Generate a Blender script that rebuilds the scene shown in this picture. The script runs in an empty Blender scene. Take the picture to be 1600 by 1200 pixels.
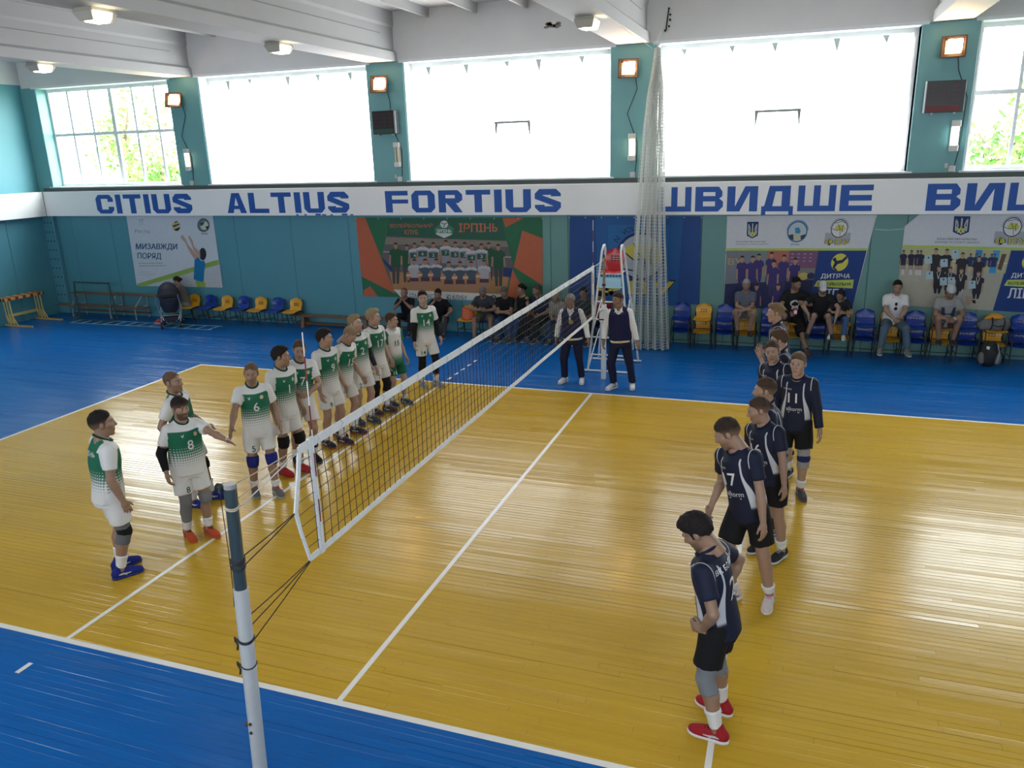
import bpy, math, random
import numpy as np
from mathutils import Vector, Matrix
from mathutils.bvhtree import BVHTree

random.seed(7)
RNG = np.random.default_rng(7)
PI = math.pi
S = bpy.context.scene
COL = S.collection
rad = math.radians

# ------------------------------------------------------------------ camera, sky, light, exposure
cam_d = bpy.data.cameras.new('camera')
cam = bpy.data.objects.new('camera', cam_d)
COL.objects.link(cam)
cam_d.sensor_width = 36.0
cam_d.lens = 36.0 * 1223.3 / 1600.0
cam_d.clip_end = 300
def aim(yaw, pitch, roll, loc):
    f = Vector((math.sin(yaw) * math.cos(pitch), math.cos(yaw) * math.cos(pitch), math.sin(pitch)))
    r = Vector((math.cos(yaw), -math.sin(yaw), 0))
    u = r.cross(f)
    r2 = r * math.cos(roll) + u * math.sin(roll)
    u2 = -r * math.sin(roll) + u * math.cos(roll)
    m = Matrix((r2, u2, -f)).transposed().to_4x4()
    m.translation = Vector(loc)
    cam.matrix_world = m
aim(-0.345742, -0.290867, -0.030841, (3.3458, -4.6882, 4.4197))
S.camera = cam
S.view_settings.view_transform = 'Standard'
S.view_settings.look = 'None'
S.view_settings.gamma = 1.0
S.view_settings.use_curve_mapping = False
S.view_settings.exposure = 0.68
SKY = 13.0          # bright hazy sky outside
SHEET = 4.3        # daylight coming through the white window sheets of the far wall
NEARWIN = 3.4      # daylight through the windows behind the camera
w = bpy.data.worlds.new('sky'); S.world = w; w.use_nodes = True
bg = w.node_tree.nodes['Background']
bg.inputs[0].default_value = (0.93, 0.97, 1.0, 1); bg.inputs[1].default_value = SKY
def area(name, loc, rot, sx, sy, power, colr, portal=False):
    d = bpy.data.lights.new(name, 'AREA'); d.shape = 'RECTANGLE'; d.size = sx; d.size_y = sy
    d.energy = power; d.color = colr
    if portal: d.cycles.is_portal = True
    o = bpy.data.objects.new(name, d); o.location = loc; o.rotation_euler = rot; COL.objects.link(o)
    return o
for cx in (-15.0, 8.95):
    area('window_portal', (cx, 13.9, 5.1), (rad(-90), 0, 0), 5.0, 2.8, 1, (1, 1, 1), True)

# ------------------------------------------------------------------ materials
MATS = {}
def nodes_of(name):
    m = bpy.data.materials.new(name); m.use_nodes = True
    nt = m.node_tree
    return m, nt, nt.nodes['Principled BSDF']
def mat(name, c, rough=.6, metal=0., var=.06, scale=6., bump=0., bscale=60., emit=0., ecol=None, spec=.5, coat=0.):
    if name in MATS: return MATS[name]
    m, nt, b = nodes_of(name)
    c = tuple(c)[:3]
    tc = nt.nodes.new('ShaderNodeTexCoord')
    nz = nt.nodes.new('ShaderNodeTexNoise'); nz.inputs['Scale'].default_value = scale; nz.inputs['Detail'].default_value = 4
    nt.links.new(tc.outputs['Object'], nz.inputs['Vector'])
    rp = nt.nodes.new('ShaderNodeMapRange')
    rp.inputs['To Min'].default_value = 1 - var; rp.inputs['To Max'].default_value = 1 + var
    nt.links.new(nz.outputs['Fac'], rp.inputs['Value'])
    mx = nt.nodes.new('ShaderNodeMix'); mx.data_type = 'RGBA'; mx.blend_type = 'MULTIPLY'; mx.inputs[0].default_value = 1
    mx.inputs[6].default_value = (*c, 1)
    nt.links.new(rp.outputs[0], mx.inputs[7])
    nt.links.new(mx.outputs[2], b.inputs['Base Color'])
    b.inputs['Roughness'].default_value = rough; b.inputs['Metallic'].default_value = metal
    b.inputs['Specular IOR Level'].default_value = spec
    b.inputs['Coat Weight'].default_value = coat
    if bump:
        n2 = nt.nodes.new('ShaderNodeTexNoise'); n2.inputs['Scale'].default_value = bscale; n2.inputs['Detail'].default_value = 3
        nt.links.new(tc.outputs['Object'], n2.inputs['Vector'])
        bp = nt.nodes.new('ShaderNodeBump'); bp.inputs['Strength'].default_value = bump; bp.inputs['Distance'].default_value = .02
        nt.links.new(n2.outputs['Fac'], bp.inputs['Height']); nt.links.new(bp.outputs[0], b.inputs['Normal'])
    if emit:
        b.inputs['Emission Color'].default_value = (*(ecol or c), 1); b.inputs['Emission Strength'].default_value = emit
    MATS[name] = m
    return m
def attr_mat(name, rough=.6, spec=.4, attr='col', bump=0., bscale=40.):
    if name in MATS: return MATS[name]
    m, nt, b = nodes_of(name)
    a = nt.nodes.new('ShaderNodeAttribute'); a.attribute_name = attr
    tc = nt.nodes.new('ShaderNodeTexCoord')
    nz = nt.nodes.new('ShaderNodeTexNoise'); nz.inputs['Scale'].default_value = 9
    nt.links.new(tc.outputs['Object'], nz.inputs['Vector'])
    rp = nt.nodes.new('ShaderNodeMapRange'); rp.inputs['To Min'].default_value = .94; rp.inputs['To Max'].default_value = 1.06
    nt.links.new(nz.outputs['Fac'], rp.inputs['Value'])
    mx = nt.nodes.new('ShaderNodeMix'); mx.data_type = 'RGBA'; mx.blend_type = 'MULTIPLY'; mx.inputs[0].default_value = 1
    nt.links.new(a.outputs['Color'], mx.inputs[6]); nt.links.new(rp.outputs[0], mx.inputs[7])
    nt.links.new(mx.outputs[2], b.inputs['Base Color'])
    b.inputs['Roughness'].default_value = rough; b.inputs['Specular IOR Level'].default_value = spec
    MATS[name] = m
    return m
def cloth(c):
    return mat('cloth_%02x%02x%02x' % tuple(int(min(1, v) * 255) for v in c), c, .85, var=.05, scale=14, spec=.25)
def skinmat(): return attr_mat('skin', .5, .4)

# ------------------------------------------------------------------ mesh helpers
def add_mesh(name, me, m=None, parent=None):
    o = bpy.data.objects.new(name, me); COL.objects.link(o)
    if m is not None and not me.materials: me.materials.append(m)
    if parent is not None: o.parent = parent
    return o
def np_mesh(name, v, q, smooth=True, cols=None, attrs=None):
    me = bpy.data.meshes.new(name)
    v = np.asarray(v, np.float32); q = np.asarray(q, np.int32); k = q.shape[1]
    me.vertices.add(len(v)); me.vertices.foreach_set('co', v.ravel())
    me.loops.add(q.size); me.loops.foreach_set('vertex_index', q.ravel())
    me.polygons.add(len(q)); me.polygons.foreach_set('loop_start', np.arange(0, q.size, k, dtype=np.int32))
    me.polygons.foreach_set('use_smooth', np.full(len(q), smooth, bool))
    if cols is not None:
        a = me.attributes.new('col', 'FLOAT_COLOR', 'POINT'); a.data.foreach_set('color', np.asarray(cols, np.float32).ravel())
    for n, arr in (attrs or {}).items():
        arr = np.asarray(arr, np.float32)
        if arr.ndim == 2:
            a = me.attributes.new(n, 'FLOAT_VECTOR', 'POINT'); a.data.foreach_set('vector', arr.ravel())
        else:
            a = me.attributes.new(n, 'FLOAT', 'POINT'); a.data.foreach_set('value', arr.ravel())
    me.update(calc_edges=True); me.validate()
    return me
class MB:
    def __init__(s): s.v = []; s.f = []; s.c = []
    def poly(s, pts, col=None):
        b = len(s.v); s.v += [tuple(p) for p in pts]; s.f.append(list(range(b, b + len(pts)))); s.c.append(col); return s
    def faces(s, vs, fs, col=None):
        b = len(s.v); s.v += [tuple(p) for p in vs]
        for f in fs: s.f.append([b + i for i in f]); s.c.append(col)
        return s
    def box(s, x0, x1, y0, y1, z0, z1, col=None, M=None):
        vs = [(x, y, z) for z in (z0, z1) for y in (y0, y1) for x in (x0, x1)]
        if M is not None: vs = [tuple(M @ Vector(p)) for p in vs]
        return s.faces(vs, [(0, 2, 3, 1), (4, 5, 7, 6), (0, 1, 5, 4), (2, 6, 7, 3), (0, 4, 6, 2), (1, 3, 7, 5)], col)
    def bbox(s, x0, x1, y0, y1, z0, z1, r, col=None):     # box with chamfered vertical and top edges
        def ring(i, z): return [(x0 + i + r, y0 + i, z), (x1 - i - r, y0 + i, z), (x1 - i, y0 + i + r, z), (x1 - i, y1 - i - r, z), (x1 - i - r, y1 - i, z), (x0 + i + r, y1 - i, z), (x0 + i, y1 - i - r, z), (x0 + i, y0 + i + r, z)]
        rings = [ring(r * .6, z0), ring(0, z0 + r * .6), ring(0, z1 - r * .6), ring(r * .6, z1)]
        return s.loft(rings, col=col)
    def loft(s, rings, close=True, caps=True, col=None):
        n = len(rings[0]); vs = [p for r in rings for p in r]; fs = []
        for i in range(len(rings) - 1):
            for j in range(n if close else n - 1):
                a = i * n + j; b = i * n + (j + 1) % n
                fs.append((a, b, b + n, a + n))
        if caps and close:
            fs.append(tuple(range(n - 1, -1, -1))); fs.append(tuple(range((len(rings) - 1) * n, len(rings) * n)))
        return s.faces(vs, fs, col)
    def tube(s, pts, r, n=8, col=None, closed=False, caps=True):
        pts = [Vector(p) for p in pts]; m = len(pts); rs = r if isinstance(r, (list, tuple)) else [r] * m
        rings = []; up = None
        for i, p in enumerate(pts):
            if closed: t = pts[(i + 1) % m] - pts[i - 1]
            else: t = pts[min(i + 1, m - 1)] - pts[max(i - 1, 0)]
            t.normalize()
            if up is None: up = Vector((0, 0, 1)) if abs(t.z) < .9 else Vector((0, 1, 0))
            a = t.cross(up).normalized(); b = a.cross(t).normalized(); up = b
            rings.append([tuple(p + (a * math.cos(2 * PI * k / n) + b * math.sin(2 * PI * k / n)) * rs[i]) for k in range(n)])
        if closed: rings.append(rings[0])
        return s.loft(rings, caps=caps and not closed, col=col)
    def cyl(s, a, b, r, n=12, r2=None, col=None): return s.tube([a, b], [r, r if r2 is None else r2], n, col)
    def lathe(s, prof, n=16, M=None, col=None):
        rings = []
        for r, z in prof:
            ring = [Vector((r * math.cos(2 * PI * k / n), r * math.sin(2 * PI * k / n), z)) for k in range(n)]
            rings.append([tuple(M @ p) if M is not None else tuple(p) for p in ring])
        return s.loft(rings, col=col)
    def prism(s, pts, fn, d0, d1, col=None):     # polygon pts (2D) mapped through fn(u, v, depth)
        n = len(pts); vs = [fn(u, v, d0) for u, v in pts] + [fn(u, v, d1) for u, v in pts]
        fs = [tuple(range(n - 1, -1, -1)), tuple(range(n, 2 * n))] + [(i, (i + 1) % n, n + (i + 1) % n, n + i) for i in range(n)]
        return s.faces(vs, fs, col)
    def build(s, name, m, parent=None, smooth=False, angle=40):
        me = bpy.data.meshes.new(name); me.from_pydata(s.v, [], s.f); me.update()
        if any(c is not None for c in s.c):
            a = me.attributes.new('col', 'FLOAT_COLOR', 'FACE')
            a.data.foreach_set('color', np.array([(*(c or (1, 1, 1)), 1) for c in s.c], np.float32).ravel())
        if smooth:
            me.polygons.foreach_set('use_smooth', np.ones(len(me.polygons), bool))
            me.set_sharp_from_angle(angle=rad(angle))
        return add_mesh(name, me, m, parent)
def tag(o, label, cat, group=None):
    o['label'] = label; o['category'] = cat
    if group: o['group'] = group
    return o
def thing(name, label, cat, loc=(0, 0, 0), rz=0., group=None):
    o = bpy.data.objects.new(name, None); COL.objects.link(o)
    o.empty_display_size = .1
    o.location = loc; o.rotation_euler = (0, 0, rz)
    return tag(o, label, cat, group)
def struct(o): o['kind'] = 'structure'; return o
def sempty(name):
    o = bpy.data.objects.new(name, None); COL.objects.link(o); return struct(o)
def copy_tree(o, parent=None):
    c = o.copy(); COL.objects.link(c)
    if parent is not None: c.parent = parent
    for ch in list(o.children): copy_tree(ch, c)
    return c
# flat text -> 2D triangles
_tc = bpy.data.curves.new('lettering', 'FONT'); _to = bpy.data.objects.new('lettering_source', _tc)
_tcache = {}
def text2d(body, bold=.0, spacing=1.0):
    key = (body, bold, spacing)
    if key in _tcache: return _tcache[key]
    if _to.name not in COL.objects: COL.objects.link(_to)
    _tc.offset = min(bold, .008); _tc.resolution_u = 3; _tc.space_character = spacing
    def raw(t):
        _tc.body = t; dg = bpy.context.evaluated_depsgraph_get(); dg.update()
        me = bpy.data.meshes.new_from_object(_to.evaluated_get(dg))
        v = np.array([(p.co.x, p.co.y) for p in me.vertices]) if len(me.vertices) else np.zeros((0, 2)); f = [tuple(p.vertices) for p in me.polygons]
        bpy.data.meshes.remove(me); return v, f
    b2 = body.replace('\u042c', 'P')       # the soft sign is a P turned upside down
    v, f = raw(b2); hc = v[:, 1].max() if not set(body) & set('\u0419\u0407') else raw('P')[0][:, 1].max()
    for i, ch in enumerate(body):
        if ch == '\u042c':
            x0 = raw(b2[:i])[0][:, 0].max() if i else -1.; x1 = raw(b2[:i + 1])[0][:, 0].max()
            k = (v[:, 0] > x0 + .01) & (v[:, 0] < x1 + .005); v[k, 1] = hc - v[k, 1]
    lo = v.min(0); hi = v.max(0)
    v = (v - lo) / (hi - lo)
    _tcache[key] = (v, f, (hi - lo)[0] / (hi - lo)[1])
    return _tcache[key]

# ------------------------------------------------------------------ implicit surfaces (numpy surface nets)
def smin(a, b, k):
    if k <= 0: return np.minimum(a, b)
    h = np.clip(.5 + .5 * (b - a) / k, 0, 1)
    return b + (a - b) * h - k * h * (1 - h)
class Vol:
    def __init__(s, lo, hi, h):
        s.lo = np.array(lo, float); s.h = h
        s.n = np.maximum(4, np.ceil((np.array(hi) - s.lo) / h).astype(int) + 1)
        s.ax = [s.lo[i] + h * np.arange(s.n[i]) for i in range(3)]
        s.F = np.full(tuple(s.n), .15, np.float32)
    def sub(s, lo, hi):
        a = np.clip(np.floor((np.array(lo) - s.lo) / s.h).astype(int), 0, s.n - 1)
        b = np.clip(np.ceil((np.array(hi) - s.lo) / s.h).astype(int) + 1, 1, s.n)
        b = np.maximum(b, a + 1)
        sl = tuple(slice(a[i], b[i]) for i in range(3))
        X, Y, Z = (s.ax[0][sl[0]][:, None, None], s.ax[1][sl[1]][None, :, None], s.ax[2][sl[2]][None, None, :])
        return sl, X, Y, Z
    def put(s, lo, hi, fn, k=0., mode='u'):
        m = k + 3 * s.h
        sl, X, Y, Z = s.sub(np.array(lo) - m, np.array(hi) + m)
        d = fn(X, Y, Z)
        if mode == 'u': s.F[sl] = smin(s.F[sl], d, k)
        else: s.F[sl] = -smin(-s.F[sl], d, k)
    def cap(s, a, b, ra, rb, k=.02, mode='u'):
        a = np.array(a, float); b = np.array(b, float); ab = b - a; L2 = max(float(ab @ ab), 1e-9); R = max(ra, rb)
        def fn(X, Y, Z):
            t = np.clip(((X - a[0]) * ab[0] + (Y - a[1]) * ab[1] + (Z - a[2]) * ab[2]) / L2, 0, 1)
            return np.sqrt((X - a[0] - t * ab[0]) ** 2 + (Y - a[1] - t * ab[1]) ** 2 + (Z - a[2] - t * ab[2]) ** 2) - (ra + (rb - ra) * t)
        s.put(np.minimum(a, b) - R, np.maximum(a, b) + R, fn, k, mode)
    def capcut(s, a, b, ra, rb, k=.02):      # tapered tube with a flat cut end at b
        a = np.array(a, float); b = np.array(b, float); L_ = np.linalg.norm(b - a); n = (b - a) / max(L_, 1e-9)
        e = b + n * rb * 1.6; re = rb; ab = e - a; L2 = float(ab @ ab); R = max(ra, rb)
        def fn(X, Y, Z):
            t = np.clip(((X - a[0]) * ab[0] + (Y - a[1]) * ab[1] + (Z - a[2]) * ab[2]) / L2, 0, 1)
            d = np.sqrt((X - a[0] - t * ab[0]) ** 2 + (Y - a[1] - t * ab[1]) ** 2 + (Z - a[2] - t * ab[2]) ** 2) - (ra + (re - ra) * t)
            return np.maximum(d, (X - b[0]) * n[0] + (Y - b[1]) * n[1] + (Z - b[2]) * n[2])
        s.put(np.minimum(a, e) - R, np.maximum(a, e) + R, fn, k)
    def ell(s, c, r, k=.02, R=None, mode='u'):
        c = np.array(c, float); r = np.array(r, float); R = np.eye(3) if R is None else np.array(R); m = r.max()
        e = np.sqrt(((R * r[None, :]) ** 2).sum(1))
        def fn(X, Y, Z):
            q = [(R[0, i] * (X - c[0]) + R[1, i] * (Y - c[1]) + R[2, i] * (Z - c[2])) for i in range(3)]
            k0 = np.sqrt((q[0] / r[0]) ** 2 + (q[1] / r[1]) ** 2 + (q[2] / r[2]) ** 2)
            k1 = np.sqrt((q[0] / r[0] ** 2) ** 2 + (q[1] / r[1] ** 2) ** 2 + (q[2] / r[2] ** 2) ** 2)
            return k0 * (k0 - 1) / np.maximum(k1, 1e-6)
        s.put(c - e, c + e, fn, k, mode)
    def tub(s, c, R, z0, z1, a0, a1, b0, b1, k=.02, yo=0.):     # tapered elliptic tube in a rotated frame
        c = np.array(c, float); R = np.array(R); m = max(a0, a1, b0, b1, abs(z0), abs(z1)) * 1.3
        def fn(X, Y, Z):
            q = [(R[0, i] * (X - c[0]) + R[1, i] * (Y - c[1]) + R[2, i] * (Z - c[2])) for i in range(3)]
            t = np.clip((q[2] - z0) / (z1 - z0), 0, 1); A = a0 + (a1 - a0) * t; B = b0 + (b1 - b0) * t
            d = (np.sqrt((q[0] / A) ** 2 + ((q[1] - yo) / B) ** 2) - 1) * np.minimum(A, B)
            return np.maximum(d, np.maximum(z0 - q[2], q[2] - z1))
        s.put(c - m, c + m, fn, k)
    def cut(s, p, n):       # keep where (x-p).n < 0
        p = np.array(p, float); n = np.array(n, float); n /= np.linalg.norm(n)
        X, Y, Z = s.ax[0][:, None, None], s.ax[1][None, :, None], s.ax[2][None, None, :]
        s.F = np.maximum(s.F, ((X - p[0]) * n[0] + (Y - p[1]) * n[1] + (Z - p[2]) * n[2]).astype(np.float32))
    def wrinkle(s, amp, f, seed):
        r = np.random.default_rng(seed); X, Y, Z = s.ax[0][:, None, None], s.ax[1][None, :, None], s.ax[2][None, None, :]
        for i in range(4):
            d = r.normal(size=3); d /= np.linalg.norm(d); d[2] *= .7
            s.F = s.F + (amp * np.sin((X * d[0] + Y * d[1] + Z * d[2]) * f * r.uniform(.7, 1.4) + r.uniform(0, 6))).astype(np.float32)
    def mesh(s):
        F = s.F.copy()
        F[0], F[-1], F[:, 0], F[:, -1], F[:, :, 0], F[:, :, -1] = [np.maximum(x, .01) for x in (F[0], F[-1], F[:, 0], F[:, -1], F[:, :, 0], F[:, :, -1])]
        I = F < 0; n = F.shape
        c = np.zeros((n[0] - 1, n[1] - 1, n[2] - 1), np.int8)
        offs = [(i, j, k) for i in (0, 1) for j in (0, 1) for k in (0, 1)]
        for i, j, k in offs: c += I[i:n[0] - 1 + i, j:n[1] - 1 + j, k:n[2] - 1 + k]
        idx = np.argwhere((c > 0) & (c < 8))
        if len(idx) == 0: return np.zeros((0, 3)), np.zeros((0, 4), int)
        gid = np.full(c.shape, -1, np.int32); gid[tuple(idx.T)] = np.arange(len(idx))
        cv = {o: F[idx[:, 0] + o[0], idx[:, 1] + o[1], idx[:, 2] + o[2]] for o in offs}
        acc = np.zeros((len(idx), 3)); cnt = np.zeros(len(idx))
        for o in offs:
            for d in range(3):
                if o[d]: continue
                o2 = list(o); o2[d] = 1; a = cv[o]; b = cv[tuple(o2)]
                m = (a < 0) != (b < 0); t = a[m] / (a[m] - b[m])
                pt = np.tile(np.array(o, float), (m.sum(), 1)); pt[:, d] += t
                acc[m] += pt; cnt[m] += 1
        v = s.lo + (idx + acc / cnt[:, None]) * s.h
        Q = []
        for d in range(3):
            e1, e2 = (d + 1) % 3, (d + 2) % 3
            sl0 = [slice(1, n[i] - 1) for i in range(3)]; sl1 = list(sl0); sl0[d] = slice(0, n[d] - 1); sl1[d] = slice(1, n[d])
            A, B = I[tuple(sl0)], I[tuple(sl1)]
            for flip in (0, 1):
                e = np.argwhere((A & ~B) if not flip else (~A & B))
                if not len(e): continue
                base = e.copy()
                for i in range(3):
                    if i != d: base[:, i] += 1
                def g(u, w_):
                    b = base.copy(); b[:, e1] -= u; b[:, e2] -= w_
                    return gid[b[:, 0], b[:, 1], b[:, 2]]
                q = np.stack([g(1, 1), g(0, 1), g(0, 0), g(1, 0)], 1)
                Q.append(q[:, ::-1] if flip else q)
        return v, np.concatenate(Q)
def join_np(parts):
    V = []; Q = []; b = 0
    for v, q in parts: V.append(v); Q.append(q + b); b += len(v)
    return np.concatenate(V), np.concatenate(Q)
# ------------------------------------------------------------------ people
def _n(v): v = np.array(v, float); return v / max(np.linalg.norm(v), 1e-9)
def rotx(a): c, s = math.cos(a), math.sin(a); return np.array([[1, 0, 0], [0, c, -s], [0, s, c]])
def roty(a): c, s = math.cos(a), math.sin(a); return np.array([[c, 0, s], [0, 1, 0], [-s, 0, c]])
def rotz(a): c, s = math.cos(a), math.sin(a); return np.array([[c, -s, 0], [s, c, 0], [0, 0, 1]])
_cache = {}
def head_np(h=.0075):
    if ('head', h) in _cache: return _cache[('head', h)]
    V = Vol((-.11, -.14, -.2), (.11, .15, .15), h)
    V.ell((0, -.012, .035), (.074, .095, .088), .02); V.ell((0, .03, -.03), (.062, .066, .085), .03)
    V.ell((0, .025, -.075), (.05, .058, .045), .02); V.cap((-.008, .07, -.104), (.008, .07, -.104), .02, .02, .02)
    for s in (-1, 1): V.cap((s * .04, .066, -.018), (s * .055, .04, -.012), .02, .018, .02)
    V.cap((-.034, .08, .03), (.034, .08, .03), .014, .014, .015)
    V.cap((0, .088, .018), (0, .113, -.026), .008, .012, .01); V.cap((-.012, .1, -.03), (.012, .1, -.03), .009, .009, .006)
    for s in (-1, 1): V.ell((s * .03, .1, .01), (.017, .014, .011), .012, mode='s')
    V.ell((0, .088, -.062), (.022, .012, .0075), .006); V.ell((0, .088, -.074), (.018, .012, .008), .006)
    for s in (-1, 1): V.ell((s * .077, -.01, -.002), (.011, .022, .033), .006)
    V.cap((0, -.02, -.06), (0, -.035, -.19), .056, .058, .03)
    _cache[('head', h)] = V.mesh(); return _cache[('head', h)]
def hair_np(style):
    if ('hair', style) in _cache: return _cache[('hair', style)]
    V = Vol((-.13, -.2, -.3), (.13, .24, .19), .0085)
    g = dict(buzz=.004, short=.011, bushy=.018, quiff=.013, grey=.008, balding=.005, long=.016, pony=.012, cap=.014, capback=.014, fringe=.015).get(style, .011)
    V.ell((0, -.014, .036), (.074 + g * .6, .095 + g * .9, .088 + g * 1.35), 0)
    if style == 'bushy': V.ell((0, .02, .082), (.075, .085, .06), .02)
    if style == 'quiff': V.ell((0, .05, .1), (.06, .05, .04), .02)
    if style == 'fringe': V.ell((0, .05, .07), (.072, .05, .05), .02)
    cap = style.startswith('cap')
    p0 = np.array((0, .08, .08)) if style != 'balding' else np.array((0, .03, .1)); p1 = np.array((0, -.1, -.062))
    if style == 'fringe': p0 = np.array((0, .1, .05))
    if cap: p0 = np.array((0, .09, .045)); p1 = np.array((0, -.1, .02))
    d = p1 - p0; V.cut(p0, (0, -d[2], d[1]))
    if not cap:
        for s in (-1, 1): V.cap((s * .076, .012, .03), (s * .075, .014, -.012), .009, .006, .01)
    if style == 'long':
        for s in (-1, 1): V.cap((s * .062, -.03, .03), (s * .07, -.02, -.2), .035, .03, .02)
        V.ell((0, -.075, -.06), (.08, .045, .17), .03)
    if style == 'pony': V.ell((0, -.125, .02), (.035, .035, .045), .02)
    if style == 'cap': V.ell((0, .12, .05), (.066, .075, .009), .008, R=rotx(rad(-10)))
    if style == 'capback': V.ell((0, -.135, .035), (.06, .06, .009), .008)
    if not cap:
        V.wrinkle(.0012, 120, 3); V.wrinkle(.0009, 300, 8)
        for s in (-1, 1): V.cap((s * .018, .096, .03), (s * .046, .086, .031), .0065, .005, .003)
    _cache[('hair', style)] = V.mesh(); return _cache[('hair', style)]
def hand_np(pose):
    if ('hand', pose) in _cache: return _cache[('hand', pose)]
    V = Vol((-.1, -.08, -.04), (.11, .12, .21), .0056)
    V.ell((0, 0, .05), (.039, .0155, .05), .01); V.cap((0, 0, -.025), (0, 0, .03), .024, .027, .02)
    V.cap((-.03, 0, .078), (.03, 0, .085), .012, .012, .01)
    ang = dict(relaxed=(16, 26, 20), open=(3, 6, 5), fist=(68, 85, 55), curl=(35, 45, 30))[pose]
    spread = dict(open=.16).get(pose, .04)
    for i in range(4):
        s0 = (.030, .010, -.011, -.030)[i]; L = (.072, .08, .074, .058)[i]; p = np.array((s0, 0, (.088, .093, .089, .08)[i])); a = 0
        for j in range(3):
            a += rad(ang[j] + (3 * i if pose != 'open' else 0)); l = L * (.45, .31, .24)[j]
            q = p + l * np.array((spread * (1.5 - i) * .7 * math.cos(a), math.sin(a), math.cos(a)))
            V.cap(p, q, .0092 - .0007 * j, .0086 - .0007 * j, .003); p = q
    if pose == 'fist':
        V.cap((.03, .005, .025), (.05, .02, .05), .014, .012, .01); V.cap((.05, .02, .05), (.02, .05, .075), .011, .009, .004)
    else:
        V.cap((.026, .004, .022), (.053, .01, .052), .014, .0115, .012); V.cap((.053, .01, .052), (.064 if pose != 'open' else .08, .02, .085), .0105, .0085, .004)
    _cache[('hand', pose)] = V.mesh(); return _cache[('hand', pose)]
def shoe_meshes():
    if 'shoe' in _cache: return _cache['shoe']
    V = Vol((-.07, -.12, -.01), (.07, .25, .15), .0075)
    V.ell((0, -.04, .055), (.04, .055, .05), .02); V.ell((0, .06, .05), (.046, .09, .045), .03); V.ell((0, .14, .04), (.046, .07, .035), .03)
    V.cap((0, -.03, .07), (0, -.015, .115), .042, .04, .02); V.cap((0, .02, .075), (0, .1, .055), .03, .03, .02)
    V.cut((0, 0, .022), (0, 0, -1))
    v, q = V.mesh(); up = np_mesh('shoe_upper', v, q)
    V = Vol((-.07, -.12, -.01), (.07, .25, .06), .0075)
    V.ell((0, -.035, .02), (.044, .06, .05), .02); V.ell((0, .05, .02), (.042, .09, .05), .03); V.ell((0, .135, .02), (.05, .083, .05), .03)
    V.cut((0, 0, .027), (0, 0, 1)); V.cut((0, 0, .0005), (0, 0, -1))
    v, q = V.mesh(); so = np_mesh('shoe_sole', v, q)
    b = MB()
    for i in range(4):
        y = .035 + .022 * i; z = .115 - .011 * i
        b.tube([(-.022, y, z - .005), (0, y + .006, z + .004), (.022, y, z - .005)], .0055, 5)
    b.tube([(-.01, .03, .108), (-.03, .04, .1), (-.012, .032, .11), (.012, .032, .11), (.03, .04, .1)], .0035, 5)
    la = b.build('shoe_laces', None); lm = la.data; bpy.data.objects.remove(la)
    tr = BVHTree.FromPolygons([v.co for v in up.vertices], [p.vertices for p in up.polygons]); _cache['stripe'] = []
    for sx in (-1, 1):
        b = MB()
        def hit(y, z):
            h = tr.ray_cast(Vector((sx * .2, y, z)), Vector((-sx, 0, 0)), .3)[0]
            return tuple(h + Vector((sx * .0025, 0, 0))) if h is not None else (sx * .045, y, z)
        row = [(-.03, .062, .05), (0., .066, .046), (.03, .062, .044), (.06, .058, .046), (.085, .058, .05)]
        for (y0, a0, c0), (y1, a1, c1) in zip(row[:-1], row[1:]): b.poly([hit(y0, c0), hit(y1, c1), hit(y1, a1), hit(y0, a0)][::sx])
        b.poly([hit(.0, .066), hit(.022, .064), hit(.05, .036), hit(.035, .034)][::sx])
        sx_ = b.build('shoe_stripe', None); stm = sx_.data; bpy.data.objects.remove(sx_); stm.materials.append(mat('shoe_default', (.1, .1, .1))); _cache['stripe'].append(stm)
    for m in (up, so, lm): m.materials.append(mat('shoe_default', (.1, .1, .1)))
    _cache['shoe'] = (up, so, lm); return _cache['shoe']
def eye_mesh():
    if 'eye' in _cache: return _cache['eye']
    b = MB().lathe([(.001, .0108), (.0035, .0104), (.0055, .0094), (.009, .0058), (.0108, 0), (.009, -.0058), (.001, -.0108)], 12, Matrix.Rotation(rad(-90), 4, 'X'))
    o = b.build('eye', attr_mat('eye', .15), smooth=True); me = o.data
    cols = [((.02, .012, .008, 1) if v.co.y > .009 else (.38, .34, .31, 1)) for v in me.vertices]
    a = me.attributes.new('col', 'FLOAT_COLOR', 'POINT'); a.data.foreach_set('color', np.array(cols, np.float32).ravel())
    bpy.data.objects.remove(o); _cache['eye'] = me; return me
def ik(a, t, l1, l2, pole):
    a = np.array(a, float); t = np.array(t, float); d = t - a; D = np.linalg.norm(d); D2 = min(max(D, abs(l1 - l2) + .01), (l1 + l2) * .998)
    u = d / D; t = a + u * D2; x = (l1 * l1 - l2 * l2 + D2 * D2) / (2 * D2); hgt = math.sqrt(max(l1 * l1 - x * x, 0))
    p = np.array(pole, float); p = p - (p @ u) * u; p = _n(p)
    return a + u * x + p * hgt, t
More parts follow.
